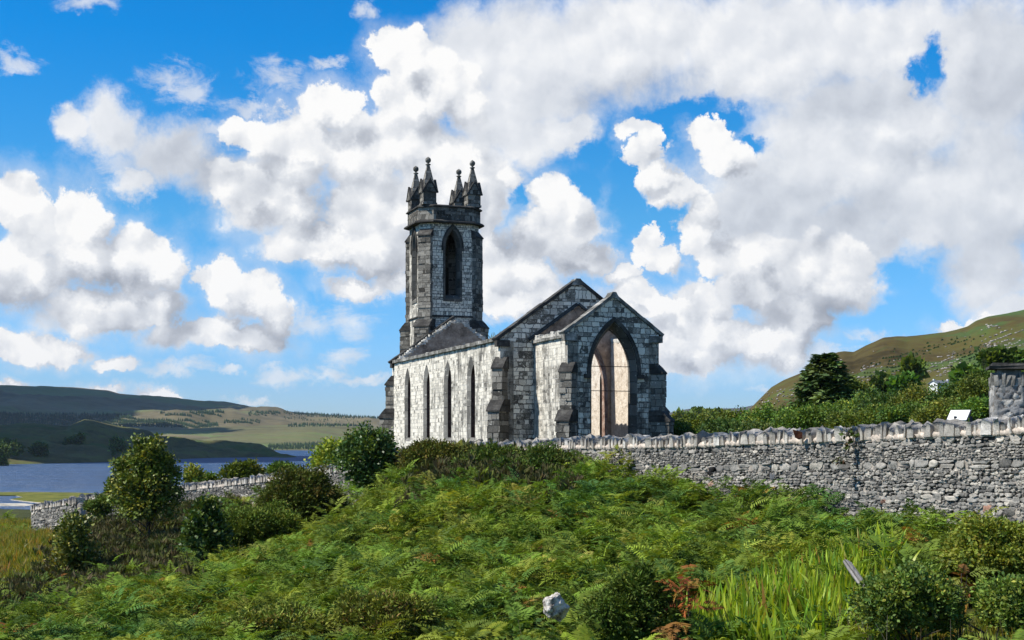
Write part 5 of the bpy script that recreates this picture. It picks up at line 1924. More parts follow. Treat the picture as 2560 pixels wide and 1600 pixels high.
# gorse
shrub('gorse_bush', 'broad rounded olive gorse bush below the left wall', 'bush', 740, 1164, 53, 300, 185, GORSE, M['needle'], 111, 20, 3600, 14, 0.09, NARROW, 0.10)
shrub('gorse_bush', 'lower green gorse spreading at the foot of the rounded one', 'bush', 640, 1262, 47, 260, 110, BROAD, M['needle'], 112, 13, 2000, 13, 0.08, NARROW, 0.10)
shrub('gorse_bush', 'dark brown green gorse in front of the wall beside the church', 'bush', 1340, 1118, 44.5, 230, 90, GORSE, M['needle'], 113, 11, 1300, 13, 0.075, NARROW, 0.10)
shrub('gorse_bush', 'dense deep green heath bush in the bottom foreground beside the boulder', 'bush', 1580, 1415, 21.5, 280, 190, DARKH, M['needle'], 114, 16, 2600, 14, 0.05, NARROW, 0.055)
shrub('gorse_bush', 'pale green low gorse clump at the bottom edge left of the centre', 'bush', 700, 1505, 25.5, 290, 100, GORSE_P, M['needle'], 115, 14, 2100, 14, 0.055, NARROW, 0.06)
shrub('gorse_bush', 'pale green gorse clump on the bank between the boulder and the other pale clump', 'bush', 940, 1490, 24.5, 290, 110, GORSE_P, M['needle'], 117, 14, 2100, 14, 0.055, NARROW, 0.06)
shrub('gorse_bush', 'brownish gorse on the brow below the third and fourth church windows', 'bush', 1100, 1108, 49, 210, 70, GORSE, M['needle'], 118, 11, 1300, 13, 0.08, NARROW, 0.11)
shrub('gorse_bush', 'olive gorse on the brow below the shaded nave gable', 'bush', 1225, 1120, 47.5, 170, 60, GORSE, M['needle'], 119, 10, 1000, 13, 0.08, NARROW, 0.11)
shrub('gorse_bush', 'short dark gorse clump under the tall holly', 'bush', 245, 1240, 70, 70, 45, GORSE, M['needle'], 116, 6, 300, 12, 0.09, NARROW, 0.12)
# small-leaved shrubs on the right
shrub('bog_myrtle', 'small leaved dark green shrub behind the grey post', 'shrub', 2270, 1412, 20, 310, 190, HOLLY_Y, M['leaf'], 121, 16, 2600, 10, 0.042, KITE, 0.05)
shrub('bog_myrtle', 'bright yellow green shrub at the right edge below the wall', 'shrub', 2480, 1288, 23, 300, 150, YELLOWG, M['leaf'], 122, 15, 2300, 10, 0.045, KITE, 0.06)
shrub('bog_myrtle', 'low olive shrub at the bottom right corner', 'shrub', 2500, 1440, 19.5, 220, 140, HOLLY_Y, M['leaf'], 123, 12, 1500, 10, 0.042, KITE, 0.05)
# beyond the wall on the left
shrub('birch_tree', 'bright lime green tree between the lake and the church', 'tree', 865, 1085, 74, 200, 150, LIME, M['leaf'], 131, 14, 1500, 10, 0.13, KITE, 0.17)
shrub('rowan_tree', 'small yellow spreading tree beside the tall holly', 'tree', 475, 1163, 82, 60, 60, YELLOWG, M['leaf'], 132, 6, 160, 8, 0.13, KITE, 0.16, trunk=0.08)
shrub('willow_bush', 'round green bush behind the left wall before the lake', 'bush', 612, 1155, 84, 125, 70, BROAD, M['leaf'], 133, 9, 620, 10, 0.13, KITE, 0.16, group='willow bushes behind the left wall')
shrub('willow_bush', 'small green bush where the left wall begins', 'bush', 515, 1187, 84, 60, 40, BROAD, M['leaf'], 134, 6, 260, 9, 0.12, KITE, 0.14, group='willow bushes behind the left wall')
shrub('willow_bush', 'low bush top peeping over the middle of the left wall', 'bush', 705, 1162, 82, 70, 30, BROAD, M['leaf'], 135, 6, 260, 9, 0.12, KITE, 0.14, group='willow bushes behind the left wall')
shrub('willow_bush', 'round bush before the tall holly at the near end of the wall', 'bush', 282, 1198, 66, 50, 60, HOLLY_Y, M['leaf'], 136, 6, 240, 9, 0.11, KITE, 0.13, group='willow bushes behind the left wall')

# thicket beyond the wall on the right, each bush its own
HEDGE = [(1690, 1058, 76, 90, 48), (1750, 1040, 84, 110, 70), (1835, 1024, 88, 120, 90), (1795, 1052, 70, 110, 60), (1900, 1030, 80, 110, 80), (1960, 1012, 74, 130, 95), (2010, 1020, 66, 130, 80), (1885, 1058, 62, 110, 50),
         (2085, 1000, 72, 140, 100), (2150, 985, 78, 150, 110), (2105, 1030, 58, 140, 66), (2225, 972, 70, 150, 110), (2190, 1020, 56, 130, 66), (2300, 968, 66, 160, 110), (2270, 1010, 52, 130, 66),
         (2380, 955, 62, 160, 120), (2440, 935, 60, 150, 140), (2355, 1005, 48, 130, 66), (2490, 915, 72, 140, 160), (2560, 905, 80, 150, 160), (2440, 1000, 46, 120, 60), (2140, 945, 100, 90, 90)]
H_LAB = ['low green bush right of the church buttress', 'dark green bush behind the low one beside the church', 'taller bush with upright leafy tip near the hill foot', 'low bush crossing before the upright tipped one', 'mid green bush left of the conifer',
         'bright green bush at the left foot of the conifer', 'broad bush hiding the base of the conifer', 'low bush along the cope stones left of the conifer', 'green bush at the right foot of the conifer', 'rounded tree just right of the conifer',
         'low bush above the rusty plate', 'mid green bush halfway between conifer and stone pier', 'low dark bush above the wall weed', 'yellowish bush below the white house', 'low bush left of the white board',
         'light green tree right of the white house', 'tall light green tree left of the stone pier', 'low bush behind the white board', 'dark tree rising behind the stone pier', 'dark tree beyond the pier at the right edge', 'small bush tucked beside the stone pier', 'loose tree leaning out behind the conifer']
for i, ((px, pt, d, wpx, hpx), lab) in enumerate(zip(HEDGE, H_LAB)):
    tb = [BROAD, HOLLY_Y, BROAD, HOLLY][i % 4]
    shrub('thicket_bush', lab, 'bush', px, pt, d, wpx * 1.15, hpx, tb, M['leaf'], 200 + i, 12, int(900 * (wpx / 120)), 10, 0.088 * d / 70, KITE, 0.15 * d / 70, group='bushes beyond the right wall')


def conifer(name, label, x, y, z, h, w, seed, group=None, dens=1.0, skew=0.0):
    rr = np.random.default_rng(seed)
    o = empty(name, (x, y, z))
    tag(o, label, 'tree', group)
    pos, dirs, sc, cl = [], [], [], []
    paths = [([(0, 0, -0.3), (0, 0, h * 0.5), (0, 0, h)], 0.035 * h, 0.004 * h)]
    nb = int(75 * dens)
    for i in range(nb):
        t = 0.06 + 0.94 * (i / nb)
        zz = h * t
        L = w / 2 * (1 - t) ** 0.7 * rr.uniform(0.72, 1.12) + 0.02 * h
        a = i * 2.4 + rr.uniform(-0.3, 0.3)
        rise = rr.uniform(-0.10, 0.22)
        tip = np.array([math.cos(a) * L, math.sin(a) * L, zz + L * rise])
        b0 = np.array([0, 0, zz])
        if L > 0.12 * w:
            paths.append(([b0, (b0 + tip) / 2, tip], 0.010 * h, 0.002 * h))
        col = pick(rr, 1, [(4, (0.070, 0.110, 0.036)), (3, (0.095, 0.135, 0.044)), (2, (0.050, 0.080, 0.028)), (1, (0.12, 0.15, 0.05))])[0]
        for s_ in np.linspace(0.25, 1.0, max(3, int(9 * L / (w / 2)))):
            p = b0 + (tip - b0) * s_
            for _ in range(int(16 * dens) + 4):
                pos.append(p + rr.normal(size=3) * L * 0.10)
                side = rr.choice((-1, 1)) * rr.uniform(0.2, 1.2)
                dirs.append([math.cos(a + side), math.sin(a + side), rr.uniform(-0.35, 0.45)])
                sc.append(rr.uniform(0.5, 1.1) * 0.085 * w)
                cl.append(col * rr.uniform(0.75, 1.3))
    n = len(pos)
    v, q, c = stamp(NARROW[0] * np.array([1, 1.3, 1]), NARROW[1], np.array(pos), rot_from(np.array(dirs), rr.uniform(-0.7, 0.7, n)), np.array(sc), np.array(cl))
    mk('crown', v, q, M['needle'], o, col=c)
    lv, lq = limb_arrays(rr, paths)
    mk('trunk', lv, lq, M['bark'], o, smooth=True)
    return o


x, y = at_px(2062, 80)
zt = (HZ - 886) / F * 80
conifer('conifer_tree', 'broad dark conifer standing above the bushes beyond the wall', x, y, -2.4, zt + 2.4, 6.4, 301, dens=1.7)
for i, (px, pt, d, wpx, hpx, kind, lab) in enumerate([
        (2212, 948, 200, 34, 34, 1, 'small dark round tree at the foot of the right hill'), (2262, 948, 190, 46, 40, 0, 'pale round tree beside the small dark one'), (2282, 915, 260, 20, 12, 0, 'tiny scrub tree midway up the right hill'),
        (2500, 880, 170, 95, 60, 0, 'broad tree under the rocks near the hill crag'), (2460, 895, 165, 34, 55, 1, 'dark pointed tree left of the broad one under the crag'), (2415, 925, 160, 60, 40, 0, 'low tree above the light green one by the pier'), (2390, 912, 175, 40, 30, 1, 'dark bush beneath the pale hill rocks')]):
    x, y = at_px(px, d)
    k = d / F
    zt = (HZ - pt) * k
    if kind and i != 0:
        conifer('hillside_conifer', lab, x, y, zt - hpx * k, hpx * k, wpx * k, 320 + i, group='trees on the right hill', dens=0.6)
    else:
        shrub('hillside_tree', lab, 'tree', px, pt, d, wpx, hpx, BROAD if kind == 0 else HOLLY, M['leaf'], 330 + i, 7, 260, 8, 0.0045 * d * 0.7, KITE, 0.0022 * d, group='trees on the right hill', z=zt - hpx * k, trunk=0.12)
for i, (px, pt, d, wpx, hpx, lab) in enumerate([(1700, 1034, 520, 34, 26, 'far tree nearest the church buttress'), (1742, 1022, 540, 50, 40, 'tall far tree above the valley cottage'), (1775, 1028, 530, 40, 36, 'far tree right of the valley cottage'), (1725, 1042, 500, 30, 18, 'low far tree left of the valley cottage'), (1800, 1032, 500, 30, 30, 'last far tree before the near thicket')]):
    k = d / F
    shrub('valley_tree', lab, 'tree', px, pt, d, wpx, hpx, HOLLY_Y, M['leaf'], 350 + i, 8, 260, 8, 0.95, KITE, 0.75, group='far trees in the valley gap', z=(HZ - pt - hpx) * k, trunk=0.3)
for i, (px, pt, d, wpx, hpx, lab) in enumerate([(293, 1096, 1010, 40, 34, 'round dark tree on the shaded lakeside hill'), (197, 1089, 1060, 18, 20, 'lone dark tree on top of the shaded knoll'), (180, 1099, 1050, 30, 10, 'low scrub beside the lone tree on the knoll'), (100, 1108, 960, 46, 42, 'dark tree near the left lake shore'), (20, 1100, 930, 70, 36, 'dark trees at the left end of the shaded hill')]):
    k = d / F
    shrub('shore_tree', lab, 'tree', px, pt, d, wpx, hpx, HOLLY, M['leaf'], 370 + i, 8, 320, 8, 1.3, KITE, 1.0, group='trees on the shaded lakeside hill', z=(HZ - pt - hpx) * k, trunk=0.4)
shrub('lakeside_tree', 'leafy tree cut by the left edge above the lake', 'tree', -8, 1112, 860, 80, 58, BROAD, M['leaf'], 390, 9, 620, 9, 1.1, KITE, 1.0, trunk=0.3, z=WL)


# conifer plantations across the lake, one mass
def forest(name, regions, seed):
    rr = np.random.default_rng(seed)
    pv, pf = [], []
    k = 6
    for lev, (z0, z1, w0) in enumerate(((0.05, 0.6, 0.5), (0.35, 1.0, 0.34))):
        n0 = len(pv)
        for j in range(k):
            a = j / k * 6.283
            pv.append([math.cos(a) * w0 * 0.5, math.sin(a) * w0 * 0.5, z0])
        pv.append([0, 0, z1])
        for j in range(k):
            pf.append([n0 + j, n0 + (j + 1) % k, n0 + k])
    pv, pf = np.array(pv), np.array(pf)
    P_, S_, Cc = [], [], []
    for (x0, x1, ylo0, ylo1, yhi0, yhi1, cnt, hpx, D, tb) in regions:
        X_, _, Z_, Pn, _ = D
        Y_ = D[1]
        PY = HZ - F * Z_ / Y_
        front = D[4] <= 1.0
        u = rr.uniform(0, 1, cnt)
        pxs = x0 + (x1 - x0) * u
        t = rr.uniform(0, 1, cnt)
        pys = (ylo0 + (ylo1 - ylo0) * u) * (1 - t) + (yhi0 + (yhi1 - yhi0) * u) * t
        cols_ = np.clip(np.searchsorted(Pn[0], pxs), 0, Pn.shape[1] - 1)
        for px_, py_, ci in zip(pxs, pys, cols_):
            colm = np.where(front[:, ci], np.abs(PY[:, ci] - py_), 1e9)
            ri = int(np.argmin(colm))
            y_ = Y_[ri, ci]
            P_.append([(px_ - 1280) / F * y_, y_, Z_[ri, ci] - 0.5])
            h_ = hpx * y_ / F * rr.uniform(0.6, 1.2)
            S_.append([h_ * 0.9, h_ * 0.9, h_])
            Cc.append(pick(rr, 1, tb)[0])
    n = len(P_)
    v, q, c = stamp(pv, pf, np.array(P_), np.tile(np.eye(3), (n, 1, 1)), np.array(S_), np.array(Cc))
    tag(mk(name, v, q, M['needle'], None, col=c), kind='stuff')


FT = [(3, (0.022, 0.042, 0.022)), (2, (0.032, 0.055, 0.026)), (1, (0.045, 0.07, 0.03))]
forest('plantation_forest', [(-80, 330, 1062, 1068, 1034, 1040, 2600, 9, far, FT), (300, 545, 1066, 1072, 1046, 1062, 1500, 9, far, FT), (400, 560, 1042, 1038, 1032, 1030, 420, 9, far, FT), (560, 650, 1058, 1060, 1052, 1054, 150, 8, far, FT),
                             (640, 960, 1034, 1050, 1028, 1044, 520, 7, far, FT), (710, 930, 1050, 1060, 1036, 1050, 260, 6, far, FT), (720, 930, 1068, 1066, 1062, 1058, 260, 8, lowm, FT), (670, 960, 1124, 1122, 1116, 1100, 900, 9, lowm, FT),
                             (620, 720, 1042, 1036, 1030, 1034, 160, 8, far, FT)], 41)


# ------------------------------------------------------------------ small things
def rock_mesh(name, label, x, y, z, size, seed, mat, cat='boulder'):
    r_ = np.random.default_rng(seed)
    bm = bmesh.new()
    bmesh.ops.create_icosphere(bm, subdivisions=4, radius=1.0)
    dirs_ = r_.normal(size=(14, 3))
    dirs_ /= np.linalg.norm(dirs_, axis=1, keepdims=True)
    cut = r_.uniform(0.62, 0.95, 14)
    for v in bm.verts:
        p = np.array(v.co)
        for dd, cc in zip(dirs_, cut):
            t = p @ dd
            if t > cc:
                p = p - dd * (t - cc) * 0.92
        n_ = 0.05 * math.sin(7 * p[0] + 3 * p[1]) + 0.04 * math.sin(11 * p[2] - 5 * p[0]) + 0.02 * r_.normal()
        p = p * (1 + n_)
        v.co = Vector((p[0] * size[0], p[1] * size[1], p[2] * size[2]))
    me = bpy.data.meshes.new(name)
    bm.to_mesh(me)
    bm.free()
    me.materials.append(mat)
    o = bpy.data.objects.new(name, me)
    o.location = (x, y, z)
    COL.objects.link(o)
    tag(o, label, cat)
    return o


M['white_rock'] = coarse_stone('pale_quartz_rock', [(0.38, (0.05, 0.045, 0.038)), (0.45, (0.28, 0.25, 0.215)), (0.52, (0.58, 0.54, 0.48)), (0.66, (0.76, 0.73, 0.67))], 5.0, bd=0.08)
x, y, z = P(1388, 1508, 22.6)
rock_mesh('boulder', 'pale boulder lying in the ferns at the bottom', x, y, z - 0.06, (0.235, 0.22, 0.27), 4, M['white_rock'])

# grey weathered post leaning out of the iris leaves
m, T = material('weathered_wood')
co = T.n('ShaderNodeTexCoord').outputs['Object']
mp = T.n('ShaderNodeMapping', {'Vector': co, 'Scale': (26, 26, 1.6)}).outputs[0]
f = T.noise(mp, 1.0, 5.0, 0.65, 0.4)
finish(T, T.ramp(f, [(0.34, (0.05, 0.045, 0.04)), (0.48, (0.19, 0.175, 0.155)), (0.65, (0.36, 0.335, 0.30))]), 0.9, 0.15, bump=f, bump_dist=0.02)
M['old_wood'] = m
b0, b1 = Vector(P(2182, 1500, 20.6)), Vector(P(2117, 1407, 21.0))
ax = b1 - b0
bm = bmesh.new()
rr = random.Random(5)
rings = []
for i in range(12):
    t = i / 11
    ring = []
    for j in range(9):
        a = j / 9 * 6.283
        rad_ = 0.078 * (1 + 0.14 * math.sin(3 * a + 1) + 0.06 * rr.uniform(-1, 1)) * (1.0 - 0.12 * t)
        top = 0.0 if i < 11 else 0.05 * math.sin(a * 2) + rr.uniform(-0.02, 0.03)
        ring.append(bm.verts.new((rad_ * math.cos(a), rad_ * math.sin(a) * 0.8, ax.length * t + top)))
    rings.append(ring)
for a_, b_ in zip(rings[:-1], rings[1:]):
    for j in range(9):
        bm.faces.new((a_[j], a_[(j + 1) % 9], b_[(j + 1) % 9], b_[j]))
bm.faces.new(rings[-1])
bm.faces.new(rings[0][::-1])
me = bpy.data.meshes.new('wooden_post')
bm.to_mesh(me)
bm.free()
me.materials.append(M['old_wood'])
o = bpy.data.objects.new('wooden_post', me)
o.location = b0
o.rotation_mode = 'QUATERNION'
o.rotation_quaternion = ax.to_track_quat('Z', 'Y')
COL.objects.link(o)
tag(o, 'weathered grey wooden post leaning over among bright iris leaves', 'post')

# rusty plate stuck between the cope stones
M['rust'] = coarse_stone('rusty_iron', [(0.36, (0.035, 0.012, 0.007)), (0.5, (0.085, 0.028, 0.014)), (0.65, (0.17, 0.065, 0.025))], 6.0, bd=0.01, rough=0.8)
d = 34.35
mb = MB()
pts = [(1979, 1074), (2003, 1080), (2003, 1096), (1994, 1099), (1985, 1094)]
front = [P(px, py, d) for px, py in pts]
back = [P(px, py, d + 0.06) for px, py in pts]
cx = sum(Vector(p).x for p in front) / 5
cz = sum(Vector(p).z for p in front) / 5
loc = Vector((cx, d, cz))
fr, bk = [Vector(p) - loc for p in front], [Vector(p) - loc for p in back]
fr = [p + Vector((0, 0.02 * (k % 2) - 0.15, 0)) for k, p in enumerate(fr)]
bk = [p + Vector((0, -0.12, 0)) for p in bk]
mb.poly(fr)
mb.poly(bk[::-1])
for k in range(5):
    mb.poly([fr[k], fr[(k + 1) % 5], bk[(k + 1) % 5], bk[k]])
o = mb.build('rusty_plate', M['rust'])
o.location = loc
tag(o, 'rusty brown iron plate wedged between pale cope stones', 'plate')

# weed rooted in the wall
rr_ = np.random.default_rng(77)
wx, wy, wz = P(2118, 1092, 32.7)
bl = [(0, -0.15, 0.05, 0.22, 0.12, 0.16), (0.16, -0.14, -0.02, 0.16, 0.1, 0.08), (-0.22, -0.15, -0.62, 0.22, 0.1, 0.12), (-0.02, -0.15, -0.22, 0.12, 0.1, 0.12)]
v, q, c = crown_arrays(rr_, bl, 46, 4, 0.06, [(2, (0.06, 0.09, 0.02)), (1, (0.10, 0.12, 0.03)), (1, (0.09, 0.06, 0.03))], NARROW, 0.05)
lv, lq = limb_arrays(rr_, [([(0, -0.12, -0.4), (0.02, -0.17, -0.2), (0.0, -0.16, 0.2)], 0.014, 0.005), ([(0, -0.16, -0.25), (0.3, -0.2, -0.1), (0.55, -0.18, -0.05)], 0.011, 0.004), ([(0, -0.16, -0.3), (-0.12, -0.19, -0.5), (-0.3, -0.18, -0.62)], 0.012, 0.004)])
o = empty('wall_weed', (wx, wy, wz))
tag(o, 'straggling brown green weed growing out of the wall face', 'plant')
mk('foliage', v, q, M['needle'], o, col=c)
mk('stem', lv, lq, M['bark'], o)

# white information board behind the wall
m, T = material('white_board')
finish(T, (0.80, 0.82, 0.80), 0.35, 0.5)
M['board'] = m
m, T = material('dark_steel')
finish(T, (0.035, 0.035, 0.04), 0.5, 0.4)
M['steel'] = m
d = 33.6
o = empty('information_board', ((2402 - 1280) / F * d, d, -0.9))
tag(o, 'white slanted information board showing its back above the cope stones', 'board')
bw_, bh_ = 0.50, 0.40
z0 = (HZ - 1024) / F * d + 0.9
R = Matrix.Translation((0, 0, z0)) @ Matrix.Rotation(math.radians(-38), 4, 'Z') @ Matrix.Rotation(math.radians(40), 4, 'X')
mb = MB()
mb.box((-bw_ / 2, -bh_ / 2 - 0.22, -0.025), (bw_ / 2, bh_ / 2 - 0.22, 0.0), R)
mb.build('panel', M['board'], o)
mb = MB()
mb.box((bw_ / 2 + 0.001, -bh_ / 2 - 0.22, -0.03), (bw_ / 2 + 0.025, bh_ / 2 - 0.22, 0.008), R)
mb.build('edge_strip', M['steel'], o)
for sx in (-0.2, 0.2):
    mb = MB()
    mb.box((sx - 0.03, -0.20, -0.4), (sx + 0.03, -0.14, z0 - 0.17))
    mb.build('leg', M['steel'], o)

# stone pier at the right end, capped by a slate
PD = 28.9
o = empty('stone_pier', ((2534 - 1280) / F * PD, PD + 0.32, -1.0))
tag(o, 'square rubble stone pier with a dark slate cap at the right edge', 'pier')
o.rotation_euler = (0, 0, math.radians(-14))


def pier_face(seed, W_, z0, z1, res=0.03):
    """four rubble faces of a square pier"""
    r_ = np.random.default_rng(seed)
    V, Q, Cc = [], [], []
    o_ = 0
    for k in range(4):
        a = k * math.pi / 2
        ux, uy = math.cos(a), math.sin(a)
        nx, ny = uy, -ux
        ns, nh = int(W_ / res) + 1, int((z1 - z0) / res) + 1
        S_, H_ = np.meshgrid(np.linspace(-W_ / 2, W_ / 2, ns), np.linspace(z0, z1, nh))
        seeds = []
        h = z0
        while h < z1 + 0.1:
            rh_ = r_.choice([0.1, 0.15, 0.2, 0.26])
            s = -W_ / 2 - 0.1
            while s < W_ / 2 + 0.2:
                w_ = rh_ * r_.uniform(0.9, 2.0)
                seeds.append((s + w_ / 2, h + rh_ / 2 + r_.normal() * 0.02))
                s += w_
            h += rh_
        seeds = np.array(seeds)
        q = np.stack([(S_ + 0.03 * fbm2(S_, H_, seed + k, 3, 12.0)).ravel() / 1.6, (H_ + 0.03 * fbm2(S_, H_, seed + k + 9, 3, 12.0)).ravel()], -1)
        dd = np.sqrt(((q[:, None] - seeds[None] / np.array([1.6, 1.0])) ** 2).sum(-1))
        srt = np.sort(dd, 1)[:, :2]
        own = dd.argmin(1)
        edge = srt[:, 1] - srt[:, 0]
        tone = np.array([(0.24, 0.235, 0.225), (0.34, 0.325, 0.30), (0.45, 0.42, 0.37), (0.14, 0.14, 0.14)])[r_.choice(4, len(seeds), p=[0.34, 0.3, 0.22, 0.14])] * r_.uniform(0.8, 1.2, (len(seeds), 1))
        f_ = np.clip((edge - 0.008) / 0.012, 0, 1)[:, None]
        Cc.append(np.array([(0.16, 0.14, 0.12)]) * (1 - f_) + tone[own] * f_)
        edge_fade = np.clip((W_ / 2 - np.abs(S_.ravel())) / 0.05, 0, 1)
        hgt = (np.clip(edge / 0.018, 0, 1) * 0.04 + 0.012 * fbm2(S_, H_, seed + 3, 3, 25.0).ravel()) * edge_fade
        V.append(np.stack([(ux * S_.ravel() + nx * (W_ / 2 + hgt)), (uy * S_.ravel() + ny * (W_ / 2 + hgt)), H_.ravel()], -1))
        idx = np.arange(nh * ns).reshape(nh, ns) + o_
        Q.append(np.stack([idx[:-1, :-1], idx[:-1, 1:], idx[1:, 1:], idx[1:, :-1]], -1).reshape(-1, 4))
        o_ += nh * ns
    V = np.concatenate(V)
    Cc = np.concatenate(Cc)
    n0 = len(V)
    V = np.concatenate([V, [[-W_ / 2, -W_ / 2, z1], [W_ / 2, -W_ / 2, z1], [W_ / 2, W_ / 2, z1], [-W_ / 2, W_ / 2, z1]]])
    Cc = np.concatenate([Cc, np.full((4, 3), 0.35)])
    Q.append(np.array([[n0, n0 + 1, n0 + 2, n0 + 3]]))
    return V, Q, Cc


ztop_ = (HZ - 942) / F * PD + 1.0
zcap = (HZ - 922) / F * PD + 1.0
v, q, c = pier_face(51, 0.66, -0.3, ztop_ - 0.18)
mk('pier_body', v, q, M['rubble'], o, col=c)
mb = MB()
rr = random.Random(12)
for k in range(4):
    Q4 = Matrix.Rotation(k * math.pi / 2, 4, 'Z')
    s = -0.33
    while s < 0.30:
        w_ = rr.uniform(0.06, 0.14)
        hh = rr.uniform(0.16, 0.30)
        mb.box((s, -0.37 + rr.uniform(-0.02, 0.02), ztop_ - 0.20), (min(s + w_, 0.34) - 0.008, -0.2, ztop_ - 0.20 + hh), Q4, jit=0.018)
        s += w_
mb.build('upright_stones', M['coping_stone'], o)
mb = MB()
mb.box((-0.24, -0.24, ztop_ - 0.19), (0.24, 0.24, zcap))
mb.build('neck', M['coping_stone'], o)
mb = MB()
mb.box((-0.44, -0.42, zcap + 0.002), (0.40, 0.42, zcap + 0.075), jit=0.016)
mb.box((-0.36, -0.36, zcap + 0.077), (0.34, 0.36, zcap + 0.125), jit=0.014)
mb.build('slate_cap', M['slab_stone'], o)

# ------------------------------------------------------------------ far cottages
m, T = material('white_wash')
co = T.n('ShaderNodeTexCoord').outputs['Object']
finish(T, T.ramp(T.noise(co, 1.5, 4.0), [(0.3, (0.60, 0.60, 0.58)), (0.7, (0.80, 0.80, 0.78))]), 0.8, 0.2)
M['whitewash'] = m
m, T = material('slate_roof')
co = T.n('ShaderNodeTexCoord').outputs['Object']
finish(T, T.ramp(T.noise(co, 2.0, 4.0), [(0.3, (0.08, 0.09, 0.10)), (0.7, (0.17, 0.18, 0.20))]), 0.7, 0.3)
M['slate'] = m
m, T = material('dark_glass')
finish(T, (0.02, 0.025, 0.03), 0.15, 0.5)
M['glass'] = m


def cottage(label, px, py_base, d, w, dep, eave, ridge, rz, nwin=3, chim=(-0.45, 0.45)):
    x, y, z = P(px, py_base, d)
    o = empty('cottage', (x, y, z), rz)
    tag(o, label, 'house', 'white cottages in the distance')
    mb = MB()
    prof = [(-dep / 2, -3.0), (dep / 2, -3.0), (dep / 2, eave), (0, ridge), (-dep / 2, eave)]
    mb.prism(prof, lambda p, q: (-w / 2, p, q), lambda p, q: (w / 2, p, q))
    mb.build('wall', M['whitewash'], o)
    mb = MB()
    sl = (ridge - eave) / (dep / 2)
    for sgn in (-1, 1):
        pr = [(sgn * (dep / 2 + 0.3), eave - 0.3 * sl + 0.03), (0, ridge + 0.03), (0, ridge + 0.2), (sgn * (dep / 2 + 0.3), eave - 0.3 * sl + 0.18)]
        mb.prism(pr, lambda p, q: (-w / 2 - 0.2, p, q), lambda p, q: (w / 2 + 0.2, p, q))
    rf = mb.build('roof', M['slate'], o)
    for c_ in chim:
        mb = MB()
        mb.box((c_ * w - 0.2, -0.2, ridge - 0.3), (c_ * w + 0.2, 0.2, ridge + 0.5))
        mb.build('chimney', M['whitewash'], rf)
    for k in range(nwin):
        c_ = (k + 0.5) / nwin * w - w / 2
        mb = MB()
        mb.box((c_ - 0.3, -dep / 2 - 0.04, eave * 0.35), (c_ + 0.3, -dep / 2 + 0.05, eave * 0.8))
        mb.build('window', M['glass'], o)
    return o


cottage('long white house with dark slate roof half hidden by trees on the right hill', 2352, 968, 330, 4.6, 3.2, 0.9, 1.5, math.radians(20), 3)
cottage('white gabled cottage among the far trees beside the church', 1738, 1046, 1050, 5.5, 4.0, 2.0, 3.9, math.radians(-25), 2)
cottage('tiny pale cottage close to the church buttress', 1709, 1046, 1050, 4.5, 4, 1.8, 3.2, math.radians(30), 2)

# ------------------------------------------------------------------ bare rock on the right hill
X_, Y_, Z_, PX_, T_ = rh
PY_ = HZ - F * Z_ / Y_
rr_ = np.random.default_rng(91)
base = bmesh.new()
bmesh.ops.create_icosphere(base, subdivisions=2, radius=1.0)
base.verts.ensure_lookup_table()
bv = np.array([v.co[:] for v in base.verts])
bf = np.array([[v.index for v in f.verts] for f in base.faces])
base.free()
V, Q, Cc = [], [], []
o_ = 0
OUT = [(2510, 850, 60, 34, 150, 0.5), (2485, 868, 34, 14, 50, 0.5), (2390, 905, 40, 26, 90, 0.5), (2330, 920, 55, 18, 80, -0.3), (2360, 935, 30, 22, 50, 0.3), (2270, 932, 40, 12, 26, 0.2), (2170, 925, 45, 16, 60, -0.4),
       (2150, 950, 40, 10, 24, -0.3), (2185, 936, 18, 6, 10, 0), (2100, 905, 24, 8, 8, 0), (1960, 985, 50, 14, 40, -0.35), (1920, 1010, 30, 12, 24, -0.3), (2480, 815, 12, 5, 8, 0), (2225, 875, 60, 40, 14, 0), (2420, 860, 60, 40, 20, 0), (2300, 880, 90, 30, 14, 0)]
for (cx, cy_, rx, ry, cnt, sk) in OUT:
    for _ in range(int(cnt * (0.25 if ry >= 30 and sk == 0 else 0.7))):
        u = rr_.normal() * 0.5
        px = cx + u * rx
        py = cy_ + rr_.normal() * 0.5 * ry + sk * u * rx * 0.5
        ci = int(np.clip(np.searchsorted(PX_[0], px), 1, PX_.shape[1] - 2))
        col_ok = T_[:, ci] <= 0.98
        ri = int(np.argmin(np.where(col_ok, np.abs(PY_[:, ci] - py), 1e9)))
        if abs(PY_[ri, ci] - py) > 8:
            continue
        yy, zz = Y_[ri, ci], Z_[ri, ci]
        s = yy / F * rr_.uniform(0.8, 3.2)
        p = bv * (1 + 0.35 * rr_.normal(size=(len(bv), 1)) * 0.6) * np.array([1.3, 1.0, 0.8]) * s
        V.append(p + np.array([(px - 1280) / F * yy, yy, zz]))
        Q.append(bf + o_)
        Cc.append(np.tile(np.array([(0.26, 0.235, 0.21)]) * rr_.uniform(0.5, 1.5), (len(bv), 1)))
        o_ += len(bv)
tag(mk('hillside_rubble', np.concatenate(V), np.concatenate(Q), M['rubble'], None, col=np.concatenate(Cc)), kind='stuff')
